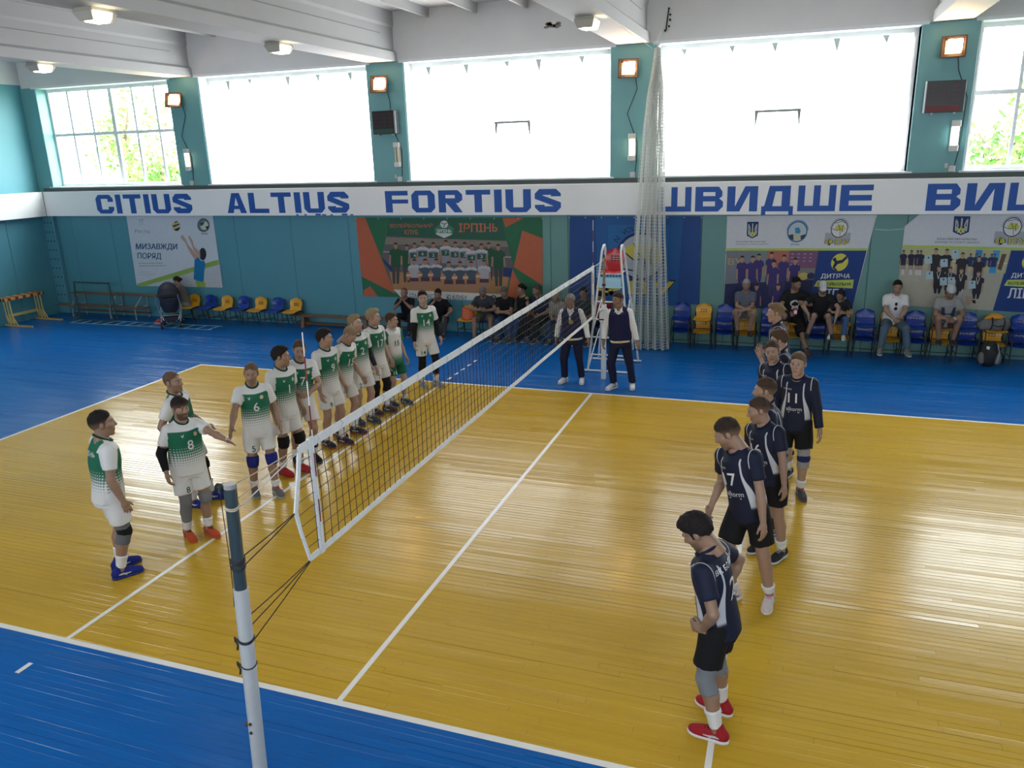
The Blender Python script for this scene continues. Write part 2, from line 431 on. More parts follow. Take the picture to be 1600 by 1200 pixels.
def jersey_mat(name, kind, c1, c2):
    """kind a: white yoke over a colour that dissolves in dots to white; kind b: dark with pale side stripe"""
    if name in MATS: return MATS[name]
    m, nt, b = nodes_of(name); N = nt.nodes; L = nt.links
    def math_(op, a, c=None, d=None):
        n = N.new('ShaderNodeMath'); n.operation = op
        for i, x in enumerate((a, c, d)):
            if x is None: continue
            if isinstance(x, (int, float)): n.inputs[i].default_value = x
            else: L.new(x, n.inputs[i])
        return n.outputs[0]
    def step(x, lo, hi):
        n = N.new('ShaderNodeMapRange'); n.interpolation_type = 'SMOOTHSTEP'; L.new(x, n.inputs[0])
        n.inputs[1].default_value = lo; n.inputs[2].default_value = hi; return n.outputs[0]
    at = N.new('ShaderNodeAttribute'); at.attribute_name = 'tc'; sp = N.new('ShaderNodeSeparateXYZ'); L.new(at.outputs['Vector'], sp.inputs[0])
    X, Y, Z = sp.outputs
    sl = N.new('ShaderNodeAttribute'); sl.attribute_name = 'sl'; SL = step(sl.outputs['Fac'], .45, .55)
    mx = N.new('ShaderNodeMix'); mx.data_type = 'RGBA'; mx.inputs[6].default_value = (*c1, 1); mx.inputs[7].default_value = (*c2, 1)
    if kind in 'ai':
        dots = math_('MULTIPLY', math_('SINE', math_('MULTIPLY', math_('ADD', math_('MULTIPLY', X, 1.0), math_('MULTIPLY', Z, .42)), 150)), math_('SINE', math_('MULTIPLY', math_('SUBTRACT', math_('MULTIPLY', X, 1.0), math_('MULTIPLY', Z, .42)), 150)))
        zz = math_('ADD', Z, math_('MULTIPLY', dots, .13))
        if kind == 'a':
            g = math_('ADD', math_('MULTIPLY', step(math_('ADD', Z, math_('MULTIPLY', dots, .22)), .44, .36), .75), math_('MULTIPLY', step(Z, .62, .08), .42))
            yoke = step(math_('SUBTRACT', Z, math_('MULTIPLY', math_('ABSOLUTE', X), .12)), .895, .903)
            back = step(Y, -.01, -.03)
            yoke = math_('MULTIPLY', yoke, math_('SUBTRACT', 1, math_('MULTIPLY', back, step(math_('ABSOLUTE', X), .125, .115))))
            f = math_('MINIMUM', 1, math_('MAXIMUM', math_('MAXIMUM', g, yoke), math_('MULTIPLY', SL, 1.0)))
        else:
            f = math_('MULTIPLY', step(zz, .12, .36), math_('SUBTRACT', 1, SL))
        L.new(f, mx.inputs[0])
    else:
        ax = math_('ABSOLUTE', X)
        cz = math_('ADD', .098, math_('MULTIPLY', step(Z, .8, .25), .05))
        wz = math_('ADD', .007, math_('MULTIPLY', step(Z, .8, .35), .018))
        band = step(math_('SUBTRACT', math_('ABSOLUTE', math_('SUBTRACT', ax, cz)), wz), .002, -.002)
        band = math_('MULTIPLY', band, math_('MULTIPLY', step(Z, .22, .28), step(Z, .97, .95)))
        seam = math_('MULTIPLY', step(math_('ABSOLUTE', math_('SUBTRACT', ax, .172)), .006, .003), step(Z, .82, .85))
        f = math_('MAXIMUM', math_('MULTIPLY', band, math_('SUBTRACT', 1, SL)), seam)
        L.new(f, mx.inputs[0])
    L.new(mx.outputs[2], b.inputs['Base Color']); b.inputs['Roughness'].default_value = .7; b.inputs['Specular IOR Level'].default_value = .3
    MATS[name] = m; return m
WHITE = (.60, .59, .57); NAVY = (.006, .009, .028); BLACK = (.007, .007, .008)
SKINK = .66
def person(label, pos, th, H=1.8, off=None, frac=.35, lean=0., side=0., ty=0., hyaw=0., hpitch=0., hroll=0., R=None, L=None, feet=None,
           seat=None, fat=1., skin=(.42, .25, .17), beard=0., hair='short', hairc=(.03, .02, .015), top=None, bottom=None, shoes=None, socks=None,
           pads=(), name='person', group=None, vox=.0145, z0=0., glasses=False, femme=False, texts=(), base=None):
    skin = tuple(x * SKINK for x in skin); s = H / 1.793; rz = rad(th - 90)
    root = thing(name, label, 'person', (pos[0], pos[1], z0), rz, group)
    sd = int(abs(hash((round(pos[0], 2), round(pos[1], 2)))) % 9999) if False else int(abs(pos[0] * 97 + pos[1] * 53)) + 3
    # ---- skeleton (local frame: x right, y forward, z up)
    hx = hy = 0.; 
    if off is not None:
        o3 = rotz(-rz) @ np.array([off[0], off[1], 0]); hx, hy = o3[0] / s, o3[1] / s
        lean = lean + math.degrees(math.atan2((1 - frac) * hy - .03, .84)); side = side + math.degrees(math.atan2((1 - frac) * hx, .84))
    px, py = frac * hx, frac * hy
    pz = .955 if seat is None else seat / s
    P = np.array([px, py, pz]); 
    Rt = rotz(rad(ty)) @ rotx(rad(-lean)) @ roty(rad(side))
    T = lambda x, y, z: P + Rt @ np.array([x * (1 if abs(x) < .1 else 1), y, z])
    shw = .168 if not femme else .148
    neck = T(0, -.012, .535)
    Rn = Rt @ rotz(rad(hyaw * .5)) @ rotx(rad(-hpitch * .5 + lean * .25)) @ roty(rad(hroll * .5))
    Rh = Rt @ rotz(rad(hyaw)) @ rotx(rad(-hpitch + lean * .4)) @ roty(rad(hroll))
    head = neck + Rn @ np.array([0, .03, .158])
    hips = {q: T(q * .088, 0, -.03) for q in (1, -1)}
    if feet is None: feet = [(.12, .0, -8), (-.12, .0, 8)]
    legs = {}
    for q, f in zip((1, -1), feet):
        fx, fy, fyaw = f[:3]; fz = f[3] if len(f) > 3 else 0.
        ank = np.array([fx / s, fy / s, .088 + fz / s])
        pole = f[4] if len(f) > 4 else rotz(rad(fyaw)) @ np.array([.1 * q, 1, 0])
        kn, an = ik(hips[q], ank, .432, .42, pole)
        legs[q] = (hips[q], kn, an, fyaw)
    arms = {}
    for q, spec in ((1, R), (-1, L)):
        sh = T(q * shw, -.005, .462)
        spec = dict(spec or {})
        wt = spec.get('w', (q * .285, .03, -.05) if seat is None else (q * .17, .3, .12))
        wt = P + (rotz(rad(ty)) @ np.array(wt, float))
        el, wr = ik(sh, wt, .295, .262, spec.get('pole', (q * .35, -1, -.1)))
        dr = spec.get('dir'); fd = _n(wr - el) if dr is None else _n(rotz(rad(ty)) @ np.array(dr, float))
        tb = np.array(spec.get('thumb', (0, 1, .0) if abs(fd[2]) > .6 else (0, 0, 1)), float)
        St = _n(tb - (tb @ fd) * fd); Nn = np.cross(fd, St) * (-q)
        arms[q] = (sh, el, wr, fd, St, Nn, spec.get('hand', 'relaxed'))
    f_ = fat; W = f_ * (.92 if femme else 1.)
    # ---- body
    pts = np.array([P, neck, head] + [x for l in legs.values() for x in l[:3]] + [x for a in arms.values() for x in a[:3]])
    V = Vol(pts.min(0) - .2, pts.max(0) + .2, vox)
    V.ell(T(0, 0, .36), (.155 * W, .112 * f_, .2), .04, Rt); V.ell(T(0, .008 * f_, .14), (.14 * W, .108 * f_, .16), .05, Rt); V.ell(T(0, -.008, -.01), (.155 * W, .118 * f_, .12), .05, Rt)
    V.cap(T(-shw, -.005, .452), T(shw, -.005, .452), .055, .055, .04)
    V.cap(neck + Rn @ np.array([0, 0, -.03]), head + Rh @ np.array([0, -.028, -.09]), .06, .056, .03)
    for q in (1, -1): V.cap(T(q * .1, -.02, .47), neck + Rn @ np.array([q * .015, -.012, .03]), .04, .04, .03)
    for q, (sh, el, wr, fd, St, Nn, hp) in arms.items():
        V.cap(sh, sh, .058 * min(f_, 1.12), .056, .03); V.cap(sh, el, .052 * min(f_, 1.15), .04 * min(f_, 1.1), .02)
        mid = el + (wr - el) * .3; V.cap(el, mid, .04, .043 * min(f_, 1.1), .015); V.cap(mid, wr, .043 * min(f_, 1.1), .027, .015)
    for q, (hp_, kn, an, fy) in legs.items():
        V.cap(hp_, kn, .088 * W, .057, .04)
        d = _n(an - kn); bk = rotz(rad(fy)) @ np.array([0, -1, 0]); bk = _n(bk - (bk @ d) * d)
        mid = kn + (an - kn) * .34 + bk * .018; V.cap(kn, mid, .056, .057, .02); V.cap(mid, an, .057, .036, .02); V.cap(kn, an, .05, .036, .02)
        ft = rotz(rad(fy)); V.cap(an + np.array([0, 0, -.02]), an + ft @ np.array([0, .1, -.05]), .034, .026, .015)
    bv, bq = V.mesh()
    hv, hq = head_np(.0075 if vox < .0155 else .0095)
    hh = hv @ Rh.T * 1.075 + head
    parts = [(bv, bq), (hh, hq)]
    cols = [np.tile(np.array([*skin, 1.]), (len(bv), 1))]
    hc = np.tile(np.array([*skin, 1.]), (len(hv), 1))
    lip = (np.abs(hv[:, 0]) < .024) & (hv[:, 1] > .078) & (np.abs(hv[:, 2] + .067) < .012); hc[lip, :3] *= (.8, .55, .55)
    if beard:
        bm = np.clip((-.03 - hv[:, 2]) / .02, 0, 1) * np.clip((hv[:, 1] + .0) / .03, 0, 1) * (hv[:, 2] > -.135) * ~lip
        hc[:, :3] = hc[:, :3] * (1 - bm[:, None] * beard) + np.array(hairc) * (bm[:, None] * beard)
    cols.append(hc)
    for q, (sh, el, wr, fd, St, Nn, pose) in arms.items():
        v, qd = hand_np(pose); M = np.stack([St, Nn, fd], 1)
        vv = v @ M.T + wr; parts.append((vv, qd[:, ::-1] if np.linalg.det(M) < 0 else qd)); cols.append(np.tile(np.array([*skin, 1.]), (len(v), 1)))
    v, q_ = join_np(parts)
    body = add_mesh('body', np_mesh('body', v * s, q_, True, np.concatenate(cols)), skinmat(), root)
    # ---- hair, eyes
    if hair and hair != 'bald':
        def put_hair(style):
            v, q_ = hair_np(style); lo = v[:, 2] - v[:, 1] * .25
            fade = 1 - np.clip((lo + .01) / .07, 0, 1) if style not in ('long', 'pony', 'bushy') else 1 - np.clip((lo + .06) / .05, 0, 1)
            fade = fade * (.72 if style != 'grey' else .5) * ~((v[:, 1] > .075) & (v[:, 2] < .045))
            if style in ('buzz', 'balding'): fade = np.maximum(fade, .3)
            stre = 1 + .1 * np.sin(v[:, 0] * 420 + np.sin(v[:, 1] * 90) * 2)
            c = np.array(hairc)[None] * stre[:, None] * (1 - fade[:, None]) + np.array(skin)[None] * .8 * fade[:, None]
            add_mesh('hair', np_mesh('hair', (v @ Rh.T * 1.075 + head) * s, q_, True, np.concatenate([c, np.ones((len(c), 1))], 1)), attr_mat('hair_strands', .8, .2), root)
        if hair.startswith('cap'):
            v, q_ = hair_np(hair); add_mesh('cap', np_mesh('cap', (v @ Rh.T * 1.075 + head) * s, q_), cloth((.46, .46, .46)), root); put_hair('buzz')
        else: put_hair(hair)
    for q in (1, -1):
        e = add_mesh('eye', eye_mesh(), None, root); c = (head + Rh @ np.array([q * .0322, .0908, .0097])) * s
        m = Matrix([[*(Rh[i] * s), c[i]] for i in range(3)] + [[0, 0, 0, 1]]); e.matrix_local = m
    # ---- clothes
    def garment(nm, fill, m, wr=.003, pat=False, vx=None, wf=28):
        G = Vol(pts.min(0) - .25, pts.max(0) + .25, vx or vox)
        fill(G)
        if wr: G.wrinkle(wr, wf, sd)
        v, q_ = G.mesh()
        if not len(v): return None
        at = None
        if pat:
            q = (v - P) @ Rt; z0_ = top['hem']; at = {'tc': np.stack([q[:, 0] / W, q[:, 1], (q[:, 2] - z0_) / (.50 - z0_)], 1)}
            sl = np.zeros(len(v)); rt_ = np.sqrt((q[:, 0] / (.178 * W)) ** 2 + (q[:, 1] / (.135 * f_)) ** 2)
            for a in arms.values():
                ab = a[1] - a[0]; t = ((v - a[0]) @ ab) / (ab @ ab); dist = np.linalg.norm(v - a[0] - np.clip(t, 0, 1)[:, None] * ab, axis=1)
                sl = np.maximum(sl, ((dist < .105) & (rt_ > 1.07) & (t > -.3)).astype(float))
            at['sl'] = sl
        return add_mesh(nm, np_mesh(nm, v * s, q_, True, None, at), m, root)
    def torso(G, gr=.0, hem=-.11, loose=1.):
        G.tub(P, Rt, hem - .04, .45, (.184 + gr) * W * loose, (.172 + gr) * W, (.15 + gr) * f_ * loose, (.124 + gr) * f_, .0, .0)
        G.ell(T(0, 0, .34), (.168 * W + gr, .13 * f_ + gr, .21), .04, Rt)
        if f_ > 1.1: G.ell(T(0, .03 * f_, .12), (.15 * W + gr, .125 * f_ + gr, .17), .04, Rt)
        if femme: G.ell(T(0, .075, .33), (.12, .06, .07), .04, Rt)
        G.cap(T(-shw, -.005, .45), T(shw, -.005, .45), .066 + gr, .066 + gr, .05)
        for q in (1, -1): G.cap(T(q * .125, -.015, .462), T(q * .05, -.02, .518), .052 + gr, .05 + gr, .04)
    def sleeves(G, gr, upto, r0=.072, r1=.069):
        for a in arms.values():
            if upto <= 1:
                e = a[0] + (a[1] - a[0]) * upto; G.capcut(a[0], e, r0 + gr, r1 + gr, .025)
            else:
                G.cap(a[0], a[1], .074 + gr, .062 + gr, .025); e = a[1] + (a[2] - a[1]) * (upto - 1); G.capcut(a[1], e, .062 + gr, .045 + gr, .02)
    def neckhole(G, depth=.0, r=.066):
        G.cap(neck + Rn @ np.array([0, .0, -.01 - depth]), head, r, r, .006, 's')
        if depth: G.cap(T(0, .13, .47 - depth), T(0, .06, .56), .02, .06, .01, 's')
    top = dict(top or {})
    hem = top.get('hem', -.12 if seat is None else -.06); top['hem'] = hem; k = top.get('kind', 'tee')
    upto = top.get('sleeve', .66)
    shirt = None
    if k:
        def fs(G):
            torso(G, top.get('gr', 0.), hem, top.get('loose', 1.))
            if upto: sleeves(G, 0, upto)
            neckhole(G, top.get('v', 0.), .07 if k != 'tank' else .09)
            G.cut(T(0, 0, hem), Rt @ np.array([0, 0, -1.]))
        m = top['mat'] if 'mat' in top else cloth(top.get('col', BLACK))
        shirt = garment('shirt', fs, m, .0018, pat='mat' in top)
        if top.get('collar'):
            b = MB(); rc = .067
            ring = [tuple((T(0, .004, .556) + Rt @ np.array([rc * math.cos(t) * 1.08, rc * math.sin(t) * 1.2, -.004 - .042 * math.sin(t)])) * s) for t in np.linspace(0, 2 * PI, 25)[:-1]]
            b.tube(ring, .0125 * s, 6, closed=True); b.build('collar', cloth(top['collar']), root, True)
        if top.get('polo'):
            b = MB()
            for q in (1, -1):
                pp = [T(q * .02, .085, .505), T(q * .075, .09, .47), T(q * .095, .02, .53), T(q * .06, -.06, .56), T(q * .055, .03, .555)]
                pp2 = [p + Rt @ np.array([0, .012, .01]) for p in pp]
                b.faces([tuple(p * s) for p in pp + pp2], [(4, 3, 2, 1, 0), (5, 6, 7, 8, 9)] + [(i, (i + 1) % 5, 5 + (i + 1) % 5, 5 + i) for i in range(5)])
            b.build('collar', cloth(top['polo']), root)
    if top.get('vest'):
        def fv(G):
            torso(G, .012, -.03); neckhole(G, .12, .08); G.cut(T(0, 0, -.03), Rt @ np.array([0, 0, -1.]))
            for q in (1, -1): G.cut(T(q * (shw + .01), 0, .4), Rt @ np.array([q, 0, .12]))
        vest = garment('vest', fv, cloth(top['vest']), .002); shirt2 = vest
    else: shirt2 = shirt
    bt = dict(bottom or {})
    if bt.get('kind', 'shorts'):
        ln = bt.get('len', .74); br = bt.get('r', .1)
        long_ = bt.get('kind', 'shorts') == 'trousers'
        def fb(G):
            G.tub(P, Rt if seat is None else rotz(rad(ty)), -.15, .05, .172 * W, .158 * W, .134 * f_, .122 * f_, .02)
            for q, (hp_, kn, an, fy) in legs.items():
                if long_:
                    e = kn + (an - kn) * .93; G.cap(hp_, kn, .1 * W, .078, .03); G.capcut(kn, e, .076, bt.get('cuff', .062), .02)
                else:
                    e = hp_ + (kn - hp_) * ln; G.capcut(hp_, e, (br + .004) * W, br, .025)
            if seat is None: G.cut(T(0, 0, .02), Rt @ np.array([0, 0, 1.]))
        sh_ = garment('trousers' if long_ else 'shorts', fb, cloth(bt.get('col', WHITE)), .0028)
    else: sh_ = None
    if top.get('belt'):
        b = MB(); ring = [tuple(T(.185 * W * math.cos(t), .146 * f_ * math.sin(t), -.045) * s) for t in np.linspace(0, 2 * PI, 29)[:-1]]
        up = Rt @ np.array([0, 0, .02 * s]); ou = .006
        rows = [[tuple(np.array(p) + up * a) for p in ring] for a in (-1, 1)]
        b.loft(rows, caps=False); o = b.build('belt', cloth(top['belt']), root, True)
        b = MB(); c = T(0, .152 * f_, -.045) * s; b.box(c[0] - .025, c[0] + .025, c[1] - .006, c[1] + .008, c[2] - .022, c[2] + .022); b.build('belt_buckle', mat('brass', (.6, .45, .12), .3, .8), root)
    # ---- pads, sleeves, socks: tight tubes on a limb
    for (nm, limb, q, a0, a1, c, gr) in pads:
        G = Vol(pts.min(0) - .2, pts.max(0) + .2, min(vox, .012))
        if limb == 'leg':
            hp_, kn, an, fy = legs[q]; chain = [hp_, kn, an]; rr = [.088 * W, .058, .037]; bk = rotz(rad(fy)) @ np.array([0, -1, 0])
        else:
            chain = list(arms[q][:3]); g_ = min(f_, 1.15); rr = [.054 * g_, .0455 * g_, .0285]; bk = None
        P_ = lambda t: chain[0] + (chain[1] - chain[0]) * t if t <= 1 else chain[1] + (chain[2] - chain[1]) * (t - 1)
        R_ = lambda t: (rr[0] + (rr[1] - rr[0]) * t if t <= 1 else rr[1] + (rr[2] - rr[1]) * (t - 1)) + gr
        if a0 < 1 < a1: segs = [(a0, 1), (1, a1)]
        else: segs = [(a0, a1)]
        for u, w_ in segs:
            G.cap(P_(u), P_(w_), R_(u), R_(w_), .015)
            if limb == 'leg' and w_ > 1.25: G.cap(P_(max(u, 1.0)) , P_(1.34) + _n(bk) * .018, .055 + gr, .059 + gr, .015); G.cap(P_(1.34) + _n(bk) * .018, P_(max(w_, 1.35)), .059 + gr, R_(w_), .015)
        G.cut(P_(a0), -_n(P_(a0 + .05) - P_(a0))); G.cut(P_(a1), _n(P_(a1) - P_(a1 - .05)))
        v, q_ = G.mesh()
        if len(v): add_mesh(nm, np_mesh(nm, v * s, q_), cloth(c), root)
    # ---- shoes
    if shoes:
        up, so, lm = shoe_meshes()
        for q, (hp_, kn, an, fy) in legs.items():
            o = add_mesh('shoe', up, None, root); o.material_slots[0].link = 'OBJECT'; o.material_slots[0].material = cloth(shoes[0]) if len(shoes) < 4 else shoes[3]
            o.location = (an[0] * s, an[1] * s, (an[2] - .088) * s); o.rotation_euler = (0, 0, rad(fy)); o.scale = (s * 1.02,) * 3
            lt_ = max(shoes[0]) < .3
            for nm, me, c in (('sole', so, shoes[1]), ('laces', lm, shoes[2]), *[('side_stripe', m_, None if shoes[2] is None else ((.45, .45, .47) if lt_ and shoes[0] != shoes[1] and max(shoes[0]) > .03 else (.1, .1, .11))) for m_ in _cache['stripe']]):
                if c is None: continue
                x = add_mesh(nm, me, None, o); x.material_slots[0].link = 'OBJECT'; x.material_slots[0].material = cloth(c)
    # ---- printed marks snapped to the cloth
    trees = {}
    def tree(o):
        if o.name not in trees: trees[o.name] = BVHTree.FromPolygons([v.co for v in o.data.vertices], [p.vertices for p in o.data.polygons])
        return trees[o.name]
    for t in texts:
        nm, on, kind, data, c, (cx, cz), h, a = t[:8]; b = MB(); frame = t[8] if len(t) > 8 else 'T'
        tgt = shirt2 if on == 'shirt' else sh_
        if tgt is None: continue
        if kind == 'text':
            v, f, asp = text2d(data, .03); v = (v - .5) * np.array([h * asp, h]); polys = [[v[i] for i in ff] for ff in f]
        else: polys = [[np.array(p) * h for p in pl] for pl in data]
        tr = tree(tgt); az = rad(a); dirv = np.array([-math.sin(az), -math.cos(az), 0.])   # a: 0 front, 180 back
        rt = np.array([math.cos(az), -math.sin(az), 0.])
        Rf = Rt if on == 'shirt' else (rotz(rad(ty)) if on == 'shorts' else Rt)
        for pl in polys:
            out = []
            for p in pl:
                # seen from the front the text must run to the wearer's left
                xx = -(p[0] + cx); q = rt * xx - dirv * .5 + np.array([0, 0, cz + p[1]])
                if on == 'thigh':
                    pass
                org = P + Rf @ q; hit = tr.ray_cast(Vector(org * s), Vector(Rf @ dirv), 1.5)
                if hit[0] is None: out = None; break
                out.append(tuple(hit[0] - Vector(Rf @ dirv) * .006))
            if out: b.poly(out)
        if b.f: b.build(nm, cloth(c), root)
    return dict(root=root, P=P * s, arms=arms, legs=legs, head=head * s, Rh=Rh, Rt=Rt, s=s)
# ------------------------------------------------------------------ the hall
YF, YN, XL, XR, ZC = 13.3, -6.3, -17.9, 17.9, 7.6
TEAL = mat('teal_paint', (.135, .335, .345), .45, var=.08, scale=1.3, bump=.05, bscale=30)
TEALP = mat('teal_panel_paint', (.07, .235, .29), .5, var=.06, scale=1.1, bump=.05, bscale=30)
GREENP = mat('grey_green_paint', (.105, .235, .22), .5, var=.06, scale=1.1, bump=.05, bscale=30)
WPLASTER = mat('white_plaster', (.66, .655, .645), .8, var=.07, scale=1.6, bump=.12, bscale=25)
WBAND = mat('white_band_paint', (.80, .79, .77), .6, var=.05, scale=1.2, bump=.05, bscale=20)
WFRAME = mat('white_window_paint', (.72, .74, .75), .5, var=.05, scale=3)
DARKSTRIP = mat('dark_sill_paint', (.055, .07, .07), .6)
SIGNBLUE = mat('letter_blue_paint', (.003, .07, .32), .55, var=.08, scale=4)
PILX = [-12.14, -6.14, -0.13, 5.92, 11.9]
WIN = [(-17.35, -12.66), (-11.62, -6.64), (-5.62, -0.63), (.40, 5.42), (6.45, 11.4), (12.4, 17.4)]
# ---- floor
floor = struct(MB().box(XL, XR, YN, YF + .2, -.25, -.012).build('floor', mat('floor_subfloor', (.03, .03, .03), .8)))
def plank_mat(name, c, c2):
    m, nt, b = nodes_of(name); N = nt.nodes; L = nt.links
    g = N.new('ShaderNodeNewGeometry'); oi = N.new('ShaderNodeObjectInfo')
    tc = N.new('ShaderNodeTexCoord'); mp = N.new('ShaderNodeMapping'); mp.inputs['Scale'].default_value = (.5, 9, 1)
    L.new(g.outputs['Position'], mp.inputs[0])
    n1 = N.new('ShaderNodeTexNoise'); n1.inputs['Scale'].default_value = 1.0; n1.inputs['Detail'].default_value = 5; L.new(mp.outputs[0], n1.inputs['Vector'])
    n2 = N.new('ShaderNodeTexNoise'); n2.inputs['Scale'].default_value = .5; n2.inputs['Detail'].default_value = 6; L.new(g.outputs['Position'], n2.inputs['Vector'])
    ad = N.new('ShaderNodeMath'); ad.operation = 'ADD'; L.new(n1.outputs[0], ad.inputs[0]); L.new(n2.outputs[0], ad.inputs[1])
    r = N.new('ShaderNodeMapRange'); r.inputs[1].default_value = .6; r.inputs[2].default_value = 1.4; L.new(ad.outputs[0], r.inputs[0])
    mx = N.new('ShaderNodeMix'); mx.data_type = 'RGBA'; mx.inputs[6].default_value = (*c, 1); mx.inputs[7].default_value = (*c2, 1)
    L.new(r.outputs[0], mx.inputs[0]); L.new(mx.outputs[2], b.inputs['Base Color'])
    r2 = N.new('ShaderNodeMapRange'); r2.inputs[3].default_value = .12; r2.inputs[4].default_value = .30; L.new(n1.outputs[0], r2.inputs[0])
    L.new(r2.outputs[0], b.inputs['Roughness'])
    bp = N.new('ShaderNodeBump'); bp.inputs['Strength'].default_value = .10; bp.inputs['Distance'].default_value = .01; L.new(n1.outputs[0], bp.inputs['Height']); L.new(bp.outputs[0], b.inputs['Normal'])
    b.inputs['Specular IOR Level'].default_value = .15
    return m
YELLOW = plank_mat('yellow_floor_paint', (.54, .335, .032), (.43, .255, .018)); BLUE = plank_mat('blue_floor_paint', (.004, .115, .40), (.003, .085, .31))
BW = 9.0 / 129
def board(mb, x0, x1, y0, y1, rg):
    g = .0004; c = .004; t = rg.normal(0, .00042); h = rg.normal(0, .00018) - .0006; dp = .0004 + abs(rg.normal(0, .0009))
    e2 = rg.normal(0, .0006)
    ys = (y0 + g, y0 + g + c, y1 - g - c, y1 - g); zs = (-dp - t, -t, t, -dp + t)
    rows = []
    for x, s_ in ((x0 + .001, -1), (x1 - .001, 1)): rows.append([(x, y, z + h + e2 * s_ * .5) for y, z in zip(ys, zs)])
    mb.loft(rows, close=False, caps=False)
rg = np.random.default_rng(3)
rest_y, rest_b = MB(), MB(); nb = 0
ny = int(round((0 - YN) / BW)); r0 = -ny
lines_y = []
for r in range(-int(-YN / BW), int((YF + .15) / BW)):
    y0 = r * BW; y1 = y0 + BW; inside = 0 <= r < 129
    x = XL + rg.uniform(-2.5, 0)
    segs = []
    while x < XR:
        x2 = x + rg.uniform(1.6, 3.6); segs.append((max(x, XL), min(x2, XR))); x = x2
    for a, b_ in segs:
        cuts = [(a, b_)]
        if inside:
            for cx in (-9.0, 9.0):
                cuts = [q for (u, v) in cuts for q in (((u, cx), (cx, v)) if u < cx < v else ((u, v),))]
        for u, v in cuts:
            if v - u < .03: continue
            yel = inside and -9.001 <= u and v <= 9.001
            near = (0 <= r < 24 and u < 4.4 and v > -4.6) or (-14 <= r < 0 and u < 1.8 and v > -4.8)
            if near and nb < 290:
                mb = MB(); board(mb, u, v, y0, y1, rg); mb.build('floor_board', YELLOW if yel else BLUE, floor); nb += 1
            else: board(rest_y if yel else rest_b, u, v, y0, y1, rg)
for mb, m, n in ((rest_y, YELLOW, 'yellow_floor_planking'), (rest_b, BLUE, 'blue_floor_planking')):
    o = mb.build(n, m, floor); o['kind'] = 'stuff'
LINE = mat('white_line_paint', (.70, .68, .63), .35, var=.08, scale=5)
def line(name, x0, x1, y0, y1): MB().box(x0, x1, y0, y1, .0003, .0016).build(name, LINE, floor)
line('sideline', -9, 9, -.01, .05); line('sideline', -9, 9, 8.95, 9.01); line('end_line', -9.01, -8.95, .05, 8.95); line('end_line', 8.95, 9.01, .05, 8.95)
line('centre_line', -.025, .025, .05, 8.95); line('attack_line', -3.05, -3.0, .05, 8.95); line('attack_line', 3.0, 3.05, .05, 8.95)
for sx in (-3.03, 3.03):
    for k in range(5):
        line('line_dash', sx - .025, sx + .025, -.35 - .35 * k - .15, -.35 - .35 * k)
        line('line_dash', sx - .025, sx + .025, 9.2 + .35 * k, 9.35 + .35 * k)
# ---- far wall
wall = sempty('wall_far')
struct(wall)
lo = [(-17.9, -17.3)]
def wpart(name, mb, m, **k): return mb.build(name, m, wall, **k)
wpart('wall_core', MB().box(XL - .3, XR + .3, YF + .04, YF + .55, -.2, 3.72), TEALP)
xs = [XL, -16.9, -15.4, -13.9, -12.5, -11.05, -9.25, -7.5, -5.9, -4.4, -2.9, -2.05, -1.62, .2, 1.45, 2.0, 3.4, 4.9, 5.55, 7.0, 8.5, 10., 11.5, 13, 14.5, 16, XR]
for a, b_ in zip(xs[:-1], xs[1:]):
    gm = GREENP if b_ > -2.1 else TEALP
    wpart('wall_panel', MB().bbox(a + .004, b_ - .004, YF, YF + .05, 0, 2.95, .006), gm)
wpart('upper_wall', MB().box(XL - .3, XR + .3, YF + .04, YF + .55, 6.5, ZC + .2), WPLASTER)
for i, px in enumerate([-17.65] + PILX + [17.65]):
    hw = .5 if 0 < i < 6 else .32
    wpart('pillar', MB().bbox(px - hw, px + hw, YF, YF + .55, 3.6, 6.5, .012), TEAL)
# worn patches on the upper wall
pm = mat('bare_plaster', (.22, .2, .17), .9, var=.3, scale=40)
def patch(cx, cz, sx, sz, seed):
    r = random.Random(seed); b = MB()
    for k in range(7):
        a = cx + r.uniform(-sx, sx); c = cz + r.uniform(-sz, sz) * .5; q = r.uniform(.04, .09)
        b.poly([(a + q * math.cos(t) * r.uniform(.7, 1.3), YF + .0385, c + q * .5 * math.sin(t) * r.uniform(.7, 1.3)) for t in np.linspace(2 * PI, 0, 9)[:-1]])
    o = wpart('worn_patch', b, pm); return o
patch(-1.9, 7.02, .2, .08, 1)
